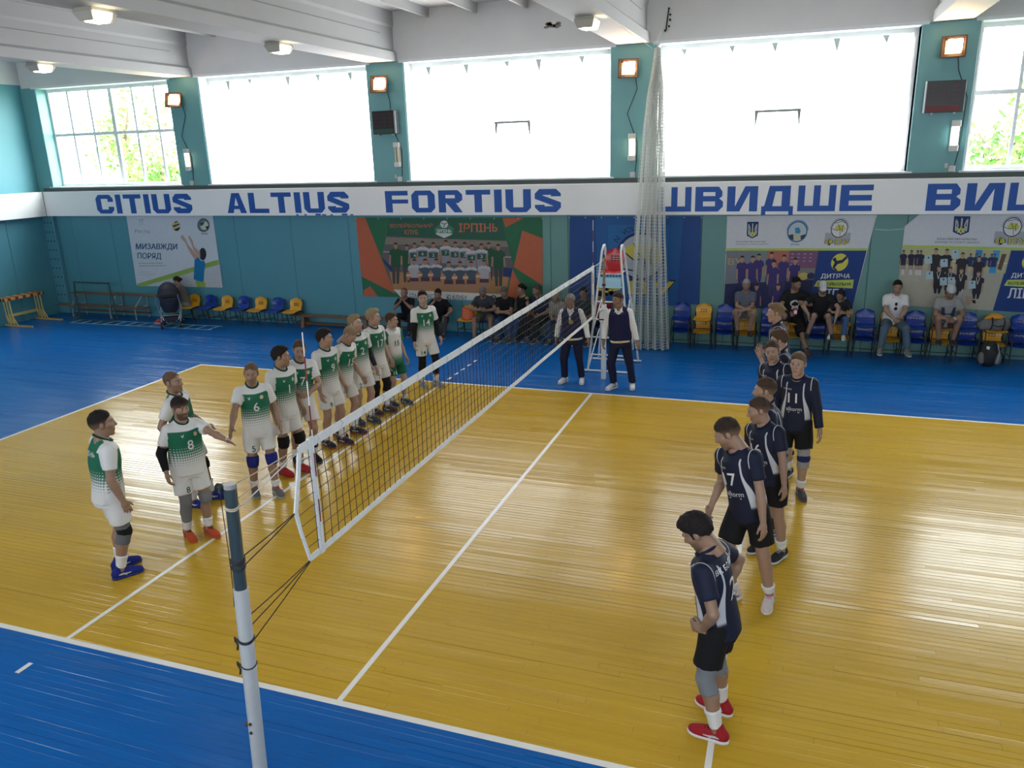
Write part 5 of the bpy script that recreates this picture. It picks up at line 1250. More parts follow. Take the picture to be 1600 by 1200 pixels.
class Banner:
    """corners (X, Z) TL TR BR BL on the wall; drawing units dw given by four matching corners"""
    def __init__(s, name, label, world, draw, basecol, outline=None):
        A = []; B = []
        for (x, y), (u, v) in zip(draw, world):
            A += [[x, y, 1, 0, 0, 0, -u * x, -u * y], [0, 0, 0, x, y, 1, -v * x, -v * y]]; B += [u, v]
        s.H = np.append(np.linalg.solve(np.array(A, float), np.array(B, float)), 1).reshape(3, 3)
        s.cx = sum(p[0] for p in world) / 4; s.rt = thing(name, label, 'banner', (s.cx, YF, 0)); s.mb = MB(); s.k = 0
        b = MB(); out = outline or draw; pts = [s.m(*p) for p in out]
        b.prism(pts[::-1] if True else pts, lambda u, v, d: (u, -d, v), .006, .012)
        bb = MB(); bb.v, bb.f, bb.c = b.v, b.f, [basecol] * len(b.f); bb.build('fabric', INK, s.rt)
        for i in range(9):
            p = s.m(draw[0][0] + (draw[1][0] - draw[0][0]) * i / 8, draw[0][1] + (draw[1][1] - draw[0][1]) * i / 8)
            if outline and i == 0: continue
            MB().cyl((p[0], -.012, p[1] - .03), (p[0], -.015, p[1] - .03), .012, 8).build('eyelet', SILV, s.rt)
    def m(s, x, y):
        q = s.H @ np.array([x, y, 1.]); return (q[0] / q[2] - s.cx, q[1] / q[2])
    def poly(s, pts, c):
        s.k += 1; d = -.0135 - .00003 * s.k; p2 = [s.m(*p) for p in pts]
        ar = sum(a[0] * b[1] - b[0] * a[1] for a, b in zip(p2, p2[1:] + p2[:1]))
        if ar < 0: p2 = p2[::-1]
        s.mb.poly([(x, d, z) for x, z in p2], c)
    def rect(s, x0, y0, x1, y1, c): s.poly([(x0, y0), (x1, y0), (x1, y1), (x0, y1)], c)
    def ell(s, cx, cy, rx, ry, c, n=18, a0=0, a1=2 * PI): s.poly([(cx + rx * math.cos(t), cy + ry * math.sin(t)) for t in np.linspace(a0, a1, n + (a1 - a0 < 6))[:n if a1 - a0 > 6 else None]], c)
    def ring(s, cx, cy, r, w_, c, a0=0, a1=2 * PI, n=28, ky=1.):
        for t0, t1 in zip(np.linspace(a0, a1, n + 1)[:-1], np.linspace(a0, a1, n + 1)[1:]):
            s.poly([(cx + q * math.cos(t), cy + ky * q * math.sin(t)) for q, t in ((r, t0), (r + w_, t0), (r + w_, t1), (r, t1))], c); s.k -= 1
        s.k += 1
    def stroke(s, pts, w_, c):
        for (x0, y0), (x1, y1) in zip(pts[:-1], pts[1:]):
            L_ = math.hypot(x1 - x0, y1 - y0) or 1; nx, ny = -(y1 - y0) / L_ * w_ / 2, (x1 - x0) / L_ * w_ / 2
            s.poly([(x0 + nx, y0 + ny), (x1 + nx, y1 + ny), (x1 - nx, y1 - ny), (x0 - nx, y0 - ny)], c); s.k -= 1
        s.k += 1
    def text(s, body, x0, y0, x1, y1, c, bold=.02, sk=0.):
        if bold >= .03 and bold < 1:
            e = .0045 * (x1 - x0) if len(body) > 4 else .01 * (x1 - x0)
            for dx in (-e, e): s.text(body, x0 + dx, y0, x1 + dx, y1, c, 0., sk)
        v, f, a = text2d(body, bold); s.k += 1; d = -.0135 - .00003 * s.k
        for ff in f:
            p2 = [s.m(x0 + v[i][0] * (x1 - x0), y1 + v[i][1] * (y0 - y1) + sk * v[i][0]) for i in ff]
            ar = sum(a_[0] * b[1] - b[0] * a_[1] for a_, b in zip(p2, p2[1:] + p2[:1]))
            if ar < 0: p2 = p2[::-1]
            s.mb.poly([(x, d, z) for x, z in p2], c)
    def arc_text(s, body, cx, cy, r, h, a0, a1, c):
        n = len(body)
        for i, ch in enumerate(body):
            if ch == ' ': continue
            t = a0 + (a1 - a0) * i / max(n - 1, 1); v, f, a = text2d(ch, .03); s.k += 1; d = -.0135 - .00003 * s.k
            for ff in f:
                p2 = []
                for k in ff:
                    lx = (v[k][0] - .5) * h * min(a, 1.2); ly = v[k][1] * h; p2.append(s.m(cx + (r + ly) * math.sin(t) + lx * math.cos(t), cy - (r + ly) * math.cos(t) + lx * math.sin(t)))
                ar = sum(a_[0] * b[1] - b[0] * a_[1] for a_, b in zip(p2, p2[1:] + p2[:1]))
                if ar < 0: p2 = p2[::-1]
                s.mb.poly([(x, dd, z) for x, z in p2 for dd in (d,)], c)
    def figure(s, x, y, hh, skin, hair, top, yoke=None, legs=None, bot=1.0, w_=1.):
        """printed little person: head top at (x, y), head height hh"""
        q = hh
        if legs:
            for k in (-1, 1): s.poly([(x + k * .75 * q * w_, y + 4. * q), (x + k * .05 * q, y + 4. * q), (x + k * .12 * q, y + (4 + 3.2 * bot) * q), (x + k * .55 * q * w_, y + (4 + 3.2 * bot) * q)], legs)
        for k in (-1, 1): s.poly([(x + k * 1.05 * q * w_, y + 1.3 * q), (x + k * .8 * q * w_, y + 1.3 * q), (x + k * .95 * q * w_, y + 3.9 * q), (x + k * 1.25 * q * w_, y + 3.8 * q)], skin)
        s.poly([(x - .35 * q, y + 1.02 * q), (x + .35 * q, y + 1.02 * q), (x + 1.12 * q * w_, y + 1.35 * q), (x + 1.2 * q * w_, y + 2.1 * q), (x + .85 * q * w_, y + 2.2 * q), (x + .8 * q * w_, y + 4.2 * q), (x - .8 * q * w_, y + 4.2 * q), (x - .85 * q * w_, y + 2.2 * q), (x - 1.2 * q * w_, y + 2.1 * q), (x - 1.12 * q * w_, y + 1.35 * q)], top)
        if yoke: s.poly([(x - .35 * q, y + 1.02 * q), (x + .35 * q, y + 1.02 * q), (x + 1.12 * q * w_, y + 1.35 * q), (x + 1.0 * q * w_, y + 1.75 * q), (x, y + 1.55 * q), (x - 1.0 * q * w_, y + 1.75 * q), (x - 1.12 * q * w_, y + 1.35 * q)], yoke)
        s.rect(x - .18 * q, y + .8 * q, x + .18 * q, y + 1.15 * q, skin); s.ell(x, y + .52 * q, .36 * q, .5 * q, skin, 12)
        s.poly([(x + .4 * q * math.cos(t), y + .42 * q - .46 * q * math.sin(t)) for t in np.linspace(0, PI, 9)] + [(x - .3 * q, y + .3 * q), (x + .3 * q, y + .3 * q)], hair)
    def done(s): return s.mb.build('print', INK, s.rt)
    def trident(s, x0, y0, x1, y1):
        nv, ye = (.008, .03, .12), (.55, .55, .12); W_, H_ = x1 - x0, y1 - y0; f = lambda u, v: (x0 + u * W_, y0 + v * H_)
        s.poly([f(0, 0), f(1, 0), f(1, .82), f(.5, 1), f(0, .82)], nv); lw = .075 * W_
        pale = (.45, .47, .42)
        s.stroke([f(.5, .1), f(.5, .55)], lw * 1.3, pale); s.stroke([f(.5, .5), f(.42, .8), f(.5, .92), f(.58, .8), f(.5, .5)], lw, ye)
        for k in (-1, 1): g = lambda u, v: f(.5 + k * u, v); s.stroke([g(.2, .7), g(.34, .76), g(.36, .14), g(.26, .3), g(.2, .5), g(.28, .62), g(.1, .68), g(.22, .84), g(.06, .8)], lw, ye if 0 else pale); s.stroke([g(.3, .62), g(.1, .68), g(.2, .85)], lw, ye)
    def fvu_logo(s, cx, cy, r, bx, by0, by1, grey=(.33, .33, .36)):
        nv, ye = (.01, .014, .06), (.5, .48, .08)
        s.rect(bx[0], cy + r * .45, bx[1], by1 - (by1 - by0) * .25, grey); s.ell(cx, cy, r * .98, r * .98, (.6, .6, .58)); s.ring(cx, cy, r * .92, r * .1, nv)
        s.ring(cx, cy, r * 1.1, r * .06, (.25, .26, .32), PI * 1.0, PI * 2.0)
        s.poly([(cx - .6 * r, cy - .1 * r), (cx - .2 * r, cy - .45 * r), (cx + .45 * r, cy - .4 * r), (cx + .75 * r, cy + .05 * r), (cx + .4 * r, cy + .4 * r), (cx + .1 * r, cy + .1 * r), (cx - .3 * r, cy + .2 * r)], ye)
        for pl in ([(-.9, 0), (-.3, .2), (.1, .1), (.2, .85)], [(-.2, -.45), (0, -.1), (.1, .1)], [(.45, -.4), (.3, -.1), (.4, .4)], [(-.6, -.6), (.2, -.8), (.6, -.6)]): s.stroke([(cx + a * r, cy + b_ * r) for a, b_ in pl], r * .06, nv)
        w_ = bx[1] - bx[0]
        for dx, dy in ((-.012, 0), (.012, 0), (0, .02), (0, -.02)): s.text('ФВУ', bx[0] + w_ * (.04 + dx), by0 + (by1 - by0) * dy, bx[1] - w_ * (.02 - dx), by1 + (by1 - by0) * dy, nv, .06)
        s.text('ФВУ', bx[0] + w_ * .04, by0, bx[1] - w_ * .02, by1, ye, .02)
    def child_league(s, ox, oy, k):
        f = lambda x, y: (ox + x * k, oy + y * k)
        ye, dk, wh, lm = (.55, .50, .07), (.005, .02, .09), (.6, .6, .6), (.42, .5, .09)
        s.ell(*f(230, 110), 86 * k, 84 * k, ye, 24)
        s.poly([f(150, 80), f(180, 60), f(200, 95), f(250, 85), f(290, 45), f(300, 70), f(260, 115), f(215, 125), f(190, 160), f(225, 190), f(200, 190), f(165, 160), f(180, 110)], dk)
        s.text('ДИТЯЧА', *f(60, 220), *f(360, 275), wh, .03, 0); s.poly([f(30, 290), f(405, 278), f(410, 368), f(0, 350)], lm)
        s.text('ВОЛЕЙБОЛЬНА', *f(38, 300), *f(385, 340), (.012, .014, .02), .035, 0); s.text('ЛІГА', *f(55, 372), *f(355, 478), wh, .03)
GRN2, ORG = (.02, .12, .055), (.40, .10, .045)
# white poster with young player
b = Banner('wall_poster', 'white poster of a young volleyball player hanging on the far wall at left', ((-14.75, 2.92), (-11.72, 2.92), (-11.72, .93), (-14.80, .90)), ((80, 75), (1325, 75), (1455, 1095), (235, 1045)), (.50, .53, .57))
ink, gr, lime = (.012, .06, .15), (.2, .21, .24), (.24, .36, .07)
b.poly([(238, 1020), (1400, 700), (1412, 770), (330, 1060), (240, 1045)], lime); b.poly([(345, 1052), (1412, 770), (1452, 1090)], (.44, .46, .48))
for k in range(16): b.stroke([(700 + 48 * k, 960 - 13 * k + 4), (712 + 50 * k, 1062 + 2 * k)], 4, (.36, .38, .42))
for k in range(5): b.stroke([(560 - 60 * k + 90 * k, 1000 + 20 * k), (1412, 790 + 56 * k)], 4, (.36, .38, .42))
b.stroke([(245, 135), (330, 125)], 6, gr); b.stroke([(275, 132), (270, 210)], 6, gr); b.stroke([(305, 130), (315, 210)], 6, gr)
b.text('Рестів', 205, 262, 415, 310, gr, 0, 12); b.text('МИЗАВЖДИ', 222, 462, 805, 560, ink, .03, 8); b.text('ПОРЯД', 245, 592, 578, 690, ink, .03, 8)
for y, x1 in ((740, 595), (775, 655), (860, 410), (895, 500)):
    x = 265 + (y - 740) * .1
    while x < x1: l = 12 + (x * 7 % 23); b.rect(x, y - 5, min(x + l, x1), y + 5, gr if y < 800 else (.36, .39, .4)); x += l + 8
b.ell(795, 220, 60, 72, (.5, .42, .12)); b.poly([(735, 215), (830, 185), (845, 200), (760, 240)], ink); b.poly([(760, 270), (850, 235), (845, 260), (815, 292), (780, 285)], (.01, .02, .04)); b.poly([(770, 165), (800, 148), (815, 165), (775, 180)], ink)
b.ell(1190, 210, 92, 100, (.1, .12, .11)); b.ell(1200, 215, 60, 64, (.5, .52, .4)); b.poly([(1140, 180), (1210, 150), (1190, 200), (1150, 230)], ink); b.poly([(1215, 230), (1270, 220), (1250, 290)], (.02, .03, .05)); b.text('ІРПІНЬ', 1155, 318, 1250, 345, ink, .03)
sk_ = (.42, .27, .2)
b.poly([(862, 355), (885, 350), (925, 400), (960, 480), (1110, 660), (1065, 705), (985, 590), (925, 460), (865, 395)], sk_); b.poly([(965, 375), (985, 360), (1025, 420), (1050, 510), (1130, 590), (1110, 650), (1040, 560), (1000, 440)], sk_)
b.ell(1175, 620, 52, 88, (.015, .02, .03)); b.poly([(1115, 590), (1135, 560), (1140, 660), (1110, 680)], sk_)
b.poly([(1110, 665), (1155, 720), (1195, 710), (1210, 760), (1195, 880), (1185, 1010), (1150, 1015), (1040, 970), (1050, 850), (1055, 700)], (.008, .15, .34)); b.poly([(1065, 985), (1190, 1015), (1215, 1020), (1212, 1085), (1090, 1080)], lime)
b.done()
# team banner
b = Banner('team_banner', 'green and orange club banner with printed team photograph on the far wall', ((-7.25, 2.87), (-2.24, 2.87), (-2.27, .86), (-7.22, .83)), ((31, 50), (1537, 50), (1530, 705), (95, 690)), GRN2)
b.poly([(31, 50), (110, 50), (360, 665), (78, 530)], ORG); b.poly([(100, 640), (152, 608), (215, 690), (98, 690)], ORG)
b.poly([(310, 60), (1220, 65), (1255, 235), (288, 205)], (.02, .09, .055)); b.poly([(1225, 55), (1395, 55), (1250, 130)], ORG); b.poly([(1380, 155), (1537, 215), (1531, 580), (1310, 440)], ORG); b.poly([(1300, 460), (1395, 640), (1380, 700), (1250, 700)], ORG)
ph_ = [(288, 202), (1255, 235), (1310, 440), (1242, 655), (345, 632), (250, 370)]; b.poly(ph_, (.10, .09, .09)); b.poly([(285, 210), (1255, 238), (1270, 285), (275, 268)], (.2, .16, .13)); b.poly([(262, 325), (1290, 360), (1292, 368), (260, 332)], (.35, .34, .32)); b.poly([(250, 375), (330, 450), (335, 500), (270, 420)], (.015, .03, .12)); b.poly([(1230, 445), (1300, 450), (1285, 525), (1225, 510)], (.015, .03, .12)); b.poly([(310, 490), (1270, 520), (1242, 655), (345, 632)], (.33, .17, .07))
pk = (.30, .16, .11)
for x, y, h in ((365, 255, 46), (455, 270, 42), (1115, 250, 42), (1190, 262, 46)): b.figure(x, y, h, pk, (.02, .015, .012), (.012, .07, .03), None, (.05, .045, .045), 1.)
for x, y in ((520, 255), (585, 240), (672, 250), (775, 232), (850, 245), (925, 248), (982, 268), (1058, 258)): b.figure(x, y, 44, pk, (.02, .015, .012), (.21, .21, .24), (.42, .42, .42)); b.poly([(x - 36, y + 82), (x + 36, y + 82), (x + 34, y + 125), (x - 34, y + 125)], (.02, .07, .05)); b.text(str(int(x) % 7 + 2), x - 10, y + 90, x + 10, y + 115, (.4, .4, .4))
for x, y in ((517, 385), (605, 382), (695, 380), (795, 402), (888, 400), (975, 398), (1078, 386)):
    b.figure(x, y, 44, pk, (.02, .015, .012), (.05, .07, .10) if x not in (517, 1078) else (.33, .32, .34), (.40, .40, .40), pk, .3)
    b.ell(x - 45, y + 130, 24, 22, (.45, .17, .05), 10); b.poly([(x - 66, y + 128), (x - 24, y + 122), (x - 24, y + 134), (x - 66, y + 140)], (.42, .40, .35))
    b.rect(x - 36, y + 150, x + 36, y + 182, (.07, .03, .04)); b.poly([(x - 30, y + 180), (x + 30, y + 180), (x + 22, y + 235), (x - 22, y + 235)], pk)
b.poly([(345, 632), (1250, 655), (1245, 715), (405, 690)], (.52, .52, .50))
b.text('ВОЛЕЙБОЛЬНИЙ', 320, 95, 668, 132, (.42, .13, .07), .015, 0); b.text('КЛУБ', 440, 150, 550, 188, (.42, .13, .07), .015); b.text('ІРПІНЬ', 880, 98, 1185, 168, (.44, .14, .08), .03)
b.poly([(680, 140), (720, 108), (800, 108), (840, 140), (832, 185), (762, 220), (690, 185)], (.05, .16, .1)); b.poly([(695, 175), (825, 178), (820, 190), (762, 215), (700, 188)], (.5, .5, .48)); b.ell(762, 105, 32, 30, (.5, .5, .48)); b.stroke([(740, 95), (765, 105), (790, 92)], 6, (.03, .1, .06)); b.stroke([(765, 105), (760, 130)], 6, (.03, .1, .06)); b.text('ІРПІНЬ', 702, 146, 818, 172, (.6, .6, .58), .04)
dkt = (.02, .02, .02); b.text('СТА', 478, 660, 535, 690, dkt, .02, 3); b.text('НАСТ', 605, 662, 690, 694, dkt, .02, 3); b.text('Ю КЛУБУ', 780, 666, 940, 700, dkt, .02, 4); b.text('ІРПІНЬ', 1050, 666, 1090, 690, (.02, .04, .12), .04); b.ell(1148, 682, 24, 20, (.05, .09, .07)); b.ell(1148, 682, 14, 12, (.4, .4, .35))
b.done()
# blue federation banner behind the hanging net
b = Banner('federation_banner', 'blue banner with volleyball emblem partly hidden behind the hanging net', ((-1.58, 2.89), (1.43, 2.89), (1.45, .92), (-1.6, .84)), ((0, 0), (300, 0), (300, 200), (0, 205)), (.012, .055, .20))
b.poly([(60, 0), (260, 0), (250, 205), (70, 205)], (.012, .085, .25)); b.poly([(90, 20), (230, 20), (225, 190), (95, 190)], (.014, .11, .29))
cx_, cy_ = 166, 92; b.ell(cx_, cy_, 50, 50, (.33, .38, .42), 28); b.ring(cx_, cy_, 50, 6, (.01, .02, .10)); b.poly([(125, 75), (150, 62), (195, 66), (214, 95), (190, 112), (170, 95), (140, 98)], (.50, .42, .06))
for pl in ([(120, 75), (150, 100), (175, 98), (180, 140)], [(150, 62), (160, 85), (175, 98)], [(195, 66), (188, 85), (190, 112)], [(122, 120), (150, 125), (160, 138)]): b.stroke(pl, 3, (.01, .015, .06))
b.arc_text('N VOLLEY', cx_, cy_, 61, 12, -.95, .25, (.01, .02, .09))
for k in range(8): b.stroke([(66 + 7 * k, 112), (66 + 7 * k, 142)], 2, (.2, .42, .55))
for k in range(5): b.stroke([(64, 113 + 7 * k), (122, 113 + 7 * k)], 2, (.2, .42, .55))
b.text('ФВУ', 62, 143, 246, 186, (.008, .012, .04), .09); b.text('ФВУ', 66, 147, 242, 182, (.50, .40, .05), .05)
b.done()
nvt, limet = (.03, .04, .08), (.36, .46, .08)
def top_band(b, sh, k, tri, lines, fvu):
    b.trident(*tri); b.text('МІНІСТЕРСТВО КУЛЬТУРИ,', *lines[0], nvt, .01); b.text('МОЛОДІ ТА СПОРТУ УКРАЇНИ', *lines[1], nvt, .01); b.fvu_logo(*fvu)
# first children's league banner
b = Banner('league_banner', "children's league banner with boys in purple kit, left of the two", ((1.98, 2.89), (4.96, 2.91), (4.66, .90), (2.0, .87)), ((100, 45), (1540, 40), (1475, 960), (75, 935)), (.53, .54, .56))
b.poly([(98, 335), (1512, 335), (1510, 357), (97, 357)], limet); b.poly([(97, 357), (1030, 357), (1010, 952), (75, 935)], (.07, .08, .12)); b.poly([(1030, 357), (1510, 357), (1475, 960), (1010, 952)], (.006, .035, .17))
b.poly([(97, 357), (412, 357), (408, 680), (88, 685)], (.16, .17, .2)); b.poly([(412, 357), (512, 357), (508, 680), (408, 680)], (.15, .21, .2)); b.poly([(512, 357), (740, 357), (735, 520), (508, 520)], (.36, .12, .09)); b.poly([(740, 357), (1030, 357), (1025, 525), (735, 520)], (.16, .07, .14)); b.poly([(508, 520), (1024, 525), (1020, 620), (505, 620)], (.17, .16, .15)); b.poly([(88, 685), (1018, 640), (1010, 952), (75, 935)], (.012, .018, .07))
for k in range(14): b.rect(760 + 62 * (k % 4), 385 + 34 * (k // 4), 785 + 62 * (k % 4), 393 + 34 * (k // 4), (.33, .27, .33))
b.text('ВУ', 115, 430, 260, 492, (.36, .31, .12), .04); b.ring(150, 365, 55, 6, (.25, .12, .16), .1, PI)
kd, kh, kp = (.36, .2, .13), (.02, .014, .012), (.035, .025, .13)
for x, y, h in ((432, 385, 58), (560, 370, 58), (690, 395, 60), (262, 405, 60), (370, 405, 60), (808, 425, 60), (590, 450, 62)): b.figure(x, y, h, kd, kh, kp, None, (.03, .025, .1), .6, .82)
for x, y in ((425, 685), (655, 682)): b.figure(x, y, 60, kd, kh, kp, None, None, 1., .8)
b.ell(905, 605, 55, 38, (.45, .36, .1)); b.ell(985, 600, 40, 32, (.02, .02, .07))
top_band(b, 0, 1, (298, 95, 410, 245), ((195, 268, 498, 282), (190, 290, 520, 304)), (1205, 158, 80, (1075, 1325), 245, 308))
b.ell(797, 185, 100, 95, (.42, .48, .5), 24); b.ring(797, 185, 88, 12, (.02, .12, .24), ky=.95); b.poly([(770, 150), (810, 145), (830, 180), (815, 215), (780, 200)], (.03, .22, .42)); b.poly([(715, 215), (760, 205), (770, 260), (735, 250)], nvt); b.poly([(830, 220), (885, 205), (870, 245), (840, 255)], nvt); b.ell(800, 232, 36, 34, (.45, .45, .3)); b.ring(797, 185, 102, 8, (.08, .2, .36), PI * 1.05, PI * 1.95, ky=.95); b.text('ІРПІНЬ', 742, 290, 832, 308, (.03, .12, .24), .04)
b.child_league(1030, 358, 1.0); b.done()
# second children's league banner
b = Banner('league_banner', "children's league banner with girls holding certificates, right of the two", ((5.50, 2.96), (8.08, 2.97), (7.96, .98), (5.50, 1.05)), ((130, 60), (1700, 40), (1640, 1130), (60, 1085)), (.53, .54, .56), outline=((305, 58), (1700, 40), (1640, 1130), (60, 1085), (122, 205)))
b.poly([(106, 400), (1685, 412), (1683, 440), (104, 430)], limet); b.poly([(104, 430), (1312, 440), (1205, 1118), (60, 1085)], (.36, .34, .27)); b.poly([(1312, 440), (1683, 440), (1640, 1130), (1205, 1118)], (.006, .035, .17)); b.poly([(104, 430), (1312, 440), (1285, 690), (92, 640)], (.40, .38, .22)); b.poly([(96, 545), (1290, 575), (1289, 588), (95, 557)], (.55, .54, .5))
for x in (125, 215, 285, 322): b.figure(x, 455, 40, (.2, .13, .1), (.02, .015, .015), (.012, .014, .04), None, (.3, .2, .17), .8, .9); b.rect(x - 18, 670, x + 18, 730, (.5, .5, .5))
for x, y, c in ((930, 440, (.03, .2, .4)), (1120, 440, (.06, .26, .42)), (1105, 590, (.03, .25, .5))): b.poly([(x, y), (x + 75, y + 3), (x + 72, y + 100), (x - 4, y + 98)], c)
for x in (880, 945, 1030, 1110, 1145): b.figure(x, 480, 34, (.2, .13, .1), (.02, .015, .015), (.014, .03, .1))
b.poly([(1220, 480), (1270, 480), (1235, 660), (1190, 640)], (.1, .06, .05))
gs = (.38, .24, .18); dkk = (.02, .018, .024)
for x, y, h in ((490, 430, 62), (612, 435, 60), (790, 470, 60), (975, 505, 58)): b.figure(x, y, h, gs, (.06, .04, .03), dkk, None, dkk, .4)
for x, y, h in ((538, 618, 62), (668, 630, 62), (795, 640, 62), (990, 668, 62)): b.figure(x, y, h, gs, (.06, .04, .03), dkk, None, dkk, .35); b.stroke([(x - 20, y + 70), (x, y + 150), (x + 20, y + 70)], 7, (.5, .5, .42))
for x, y in ((410, 555), (590, 590), (705, 490), (435, 730), (600, 795), (690, 790), (930, 825)): b.poly([(x - 44, y - 42), (x + 36, y - 48), (x + 46, y + 40), (x - 36, y + 48)], (.34, .46, .52)); b.ell(x, y - 22, 10, 10, nvt)
b.poly([(880, 950), (960, 965), (930, 1065), (880, 1050)], gs); b.poly([(770, 960), (830, 870), (850, 900), (800, 1010)], (.42, .36, .38)); b.poly([(765, 1000), (805, 1005), (795, 1060), (765, 1060)], (.05, .03, .14)); b.poly([(950, 1000), (990, 1000), (1000, 1040), (960, 1035)], dkk)
b.text('МІНІСТЕРСТВО КУЛЬТУРИ,', 490, 320, 935, 343, nvt, .01); b.text('МОЛОДІ ТА СПОРТУ УКРАЇНИ', 470, 352, 960, 375, nvt, .01); b.trident(655, 95, 830, 290); b.fvu_logo(1290, 200, 98, (1110, 1480), 305, 385)
b.child_league(1290, 440, 1.1); b.done()
ct = thing('cable', 'white cord strung between the two league banners', 'cable', (0, 0, 0)); MB().tube([(4.95, YF - .016, 2.62), (5.2, YF - .016, 2.6), (5.5, YF - .03, 2.63)], .005, 5).build('cord', TAPE, ct)
# ------------------------------------------------------------------ players, referees, spectators
GREEN = (.008, .115, .06)
JA = jersey_mat('white_green_jersey', 'a', GREEN, WHITE); JI = jersey_mat('inverted_green_jersey', 'i', GREEN, WHITE); JB = jersey_mat('navy_jersey', 'b', NAVY, (.5, .5, .52))
TA, TB = dict(kind='j', mat=JA, collar=(.006, .04, .025)), dict(kind='j', mat=JB, collar=(.008, .01, .03))
GP, BP_ = 'players in white and green lined up at their attack line', 'players in navy lined up at their attack line'
S1, S2, S3, S4 = (.46, .28, .19), (.40, .235, .15), (.52, .33, .24), (.36, .2, .13)
DK, BR, BLN, GY = (.012, .009, .008), (.06, .036, .022), (.20, .14, .07), (.26, .25, .24)
GREYS, BLUEP, ROYAL = (.10, .10, .105), (.008, .014, .16), (.012, .018, .16)
crest = [[(-.5, 0), (-.3, .5), (.3, .5), (.5, 0), (.3, -.45), (-.3, -.45)]]; tick = [[(-.5, .3), (-.2, .3), (.0, -.1), (.3, .5), (.5, .5), (.1, -.5), (-.1, -.5)]]
def socks(c=WHITE, lo=1.62): return [('sock', 'leg', 1, lo, 1.93, c, .006), ('sock', 'leg', -1, lo, 1.93, c, .006)]
def player_a(label, pos, th, H, num, snum=None, back=False, **k):
    t = []
    if num and not back: t.append(('number', 'shirt', 'text', num, WHITE, (.0, .27), .115, 0))
    if not back: t += [('chest_mark', 'shirt', 'poly', tick, WHITE, (-.075, .39), .035, 0), ('club_crest', 'shirt', 'poly', crest, (.50, .42, .26), (.08, .385), .05, 0)]
    if snum: t.append(('shorts_number', 'shorts', 'text', snum, (.01, .05, .03) if k.get('snc') is None else k['snc'], (-.1, -.275), .075, 0))
    k.pop('snc', None); k.setdefault('top', TA); k.setdefault('bottom', dict(col=WHITE)); k['texts'] = t + k.get('texts', [])
    return person(label, pos, th, H, name='volleyball_player', group=GP, **k)
def player_b(label, pos, th, H, num=None, **k):
    t = list(k.pop('texts', []))
    if num: t += [('number', 'shirt', 'text', num, (.6, .6, .6), (-.02, .30), .12, 0)]
    t += [('sponsor_lettering', 'shirt', 'text', 'alkorm', (.5, .5, .5), (.0, .165), .045, 0), ('sponsor_caption', 'shirt', 'poly', [[(-3, .3), (3, .3), (3, -.3), (-3, -.3)]], (.3, .3, .3), (0, .125), .022, 0), ('maker_lettering', 'shirt', 'text', 'macron', (.5, .5, .5), (-.085, .405), .016, 0), ('shorts_lettering', 'shorts', 'text', 'macron', (.5, .5, .5), (.11, -.36), .016, 0)]
    return person(label, pos, th, H, name='volleyball_player', group=BP_, top=k.pop('top', TB), bottom=dict(col=BLACK, r=.104), texts=t, **k)
shS = lambda a, b, c: (a, b, c)
# -- white and green team, near to far
player_a('player with back turned, blue shoes and grey knee sleeve, nearest of the white team', (-3.50, 1.16), 62, 1.92, None, back=True, off=(.09, .11), hyaw=-12, hpitch=-3, hair='short', hairc=DK, skin=S2, fat=1.04,
         feet=[(.1, .0, -4), (-.13, .06, 4)], R=dict(w=(.25, .06, -.08)), L=dict(w=(-.25, .1, -.05)), shoes=shS(ROYAL, (.02, .03, .16), (.03, .04, .2)), pads=[('knee_sleeve', 'leg', 1, .78, 1.3, (.11, .11, .115), .010), ('knee_patch', 'leg', 1, .86, 1.06, BLACK, .013)] + socks(lo=1.6),
         texts=[('back_lettering', 'shirt', 'text', 'ІРПІНЬ', WHITE, (0, .42), .05, 180)])
player_a('player in blue shoes standing just behind the stocky number 8', (-3.91, 2.95), 14, 1.86, None, off=(-.07, -.07), hyaw=-6, hair='buzz', hairc=BR, skin=S2, beard=.25, fat=1.06, feet=[(.12, -.02, -6), (-.13, .12, 8)], R=dict(w=(.28, -.02, -.04)), L=dict(w=(-.2, .18, .05)),
         shoes=shS(ROYAL, (.02, .03, .16), (.03, .04, .2)), pads=[('knee_pad', 'leg', -1, .84, 1.14, BLACK, .018)] + socks(lo=1.55))
player_a('stocky bearded number 8 in orange shoes reaching out his left hand', (-3.30, 2.20), -24, 1.77, '8', '8', off=(.02, .02), hyaw=6, hair='fringe', hairc=DK, skin=S2, beard=.75, fat=1.17, feet=[(.11, -.02, -4), (-.1, .1, 6)],
         R=dict(w=(.30, .10, -.02), hand='relaxed'), L=dict(w=(-.30, .60, .32), pole=(-.6, -.2, -.8), hand='open', thumb=(.6, -.2, .7)), shoes=shS((.40, .06, .02), (.42, .07, .02), DK),
         pads=[('arm_sleeve', 'arm', 1, .72, 1.86, BLACK, .007), ('leg_sleeve', 'leg', 1, .72, 1.66, (.15, .15, .15), .009), ('knee_pad', 'leg', -1, .84, 1.14, (.15, .15, .15), .015)] + socks(lo=1.64))
player_a('smiling number 6 with blue knee pads shaking hands to his right', (-3.26, 3.51), -44, 1.85, '6', '5', off=(.0, .0), hyaw=-14, hpitch=8, hroll=-6, hair='buzz', hairc=BR, skin=S2, beard=.3, feet=[(.14, -.02, -2), (-.12, .16, 12)],
         R=dict(w=(.41, .50, .04), pole=(.4, -.8, -.5), hand='open', thumb=(-.5, .3, .8)), L=dict(w=(-.27, .06, -.05)), shoes=shS((.12, .115, .11), (.3, .28, .26), (.4, .05, .03)), pads=[('knee_pad', 'leg', 1, .86, 1.2, ROYAL, .018), ('knee_pad', 'leg', -1, .86, 1.2, ROYAL, .018)] + socks(lo=1.72))
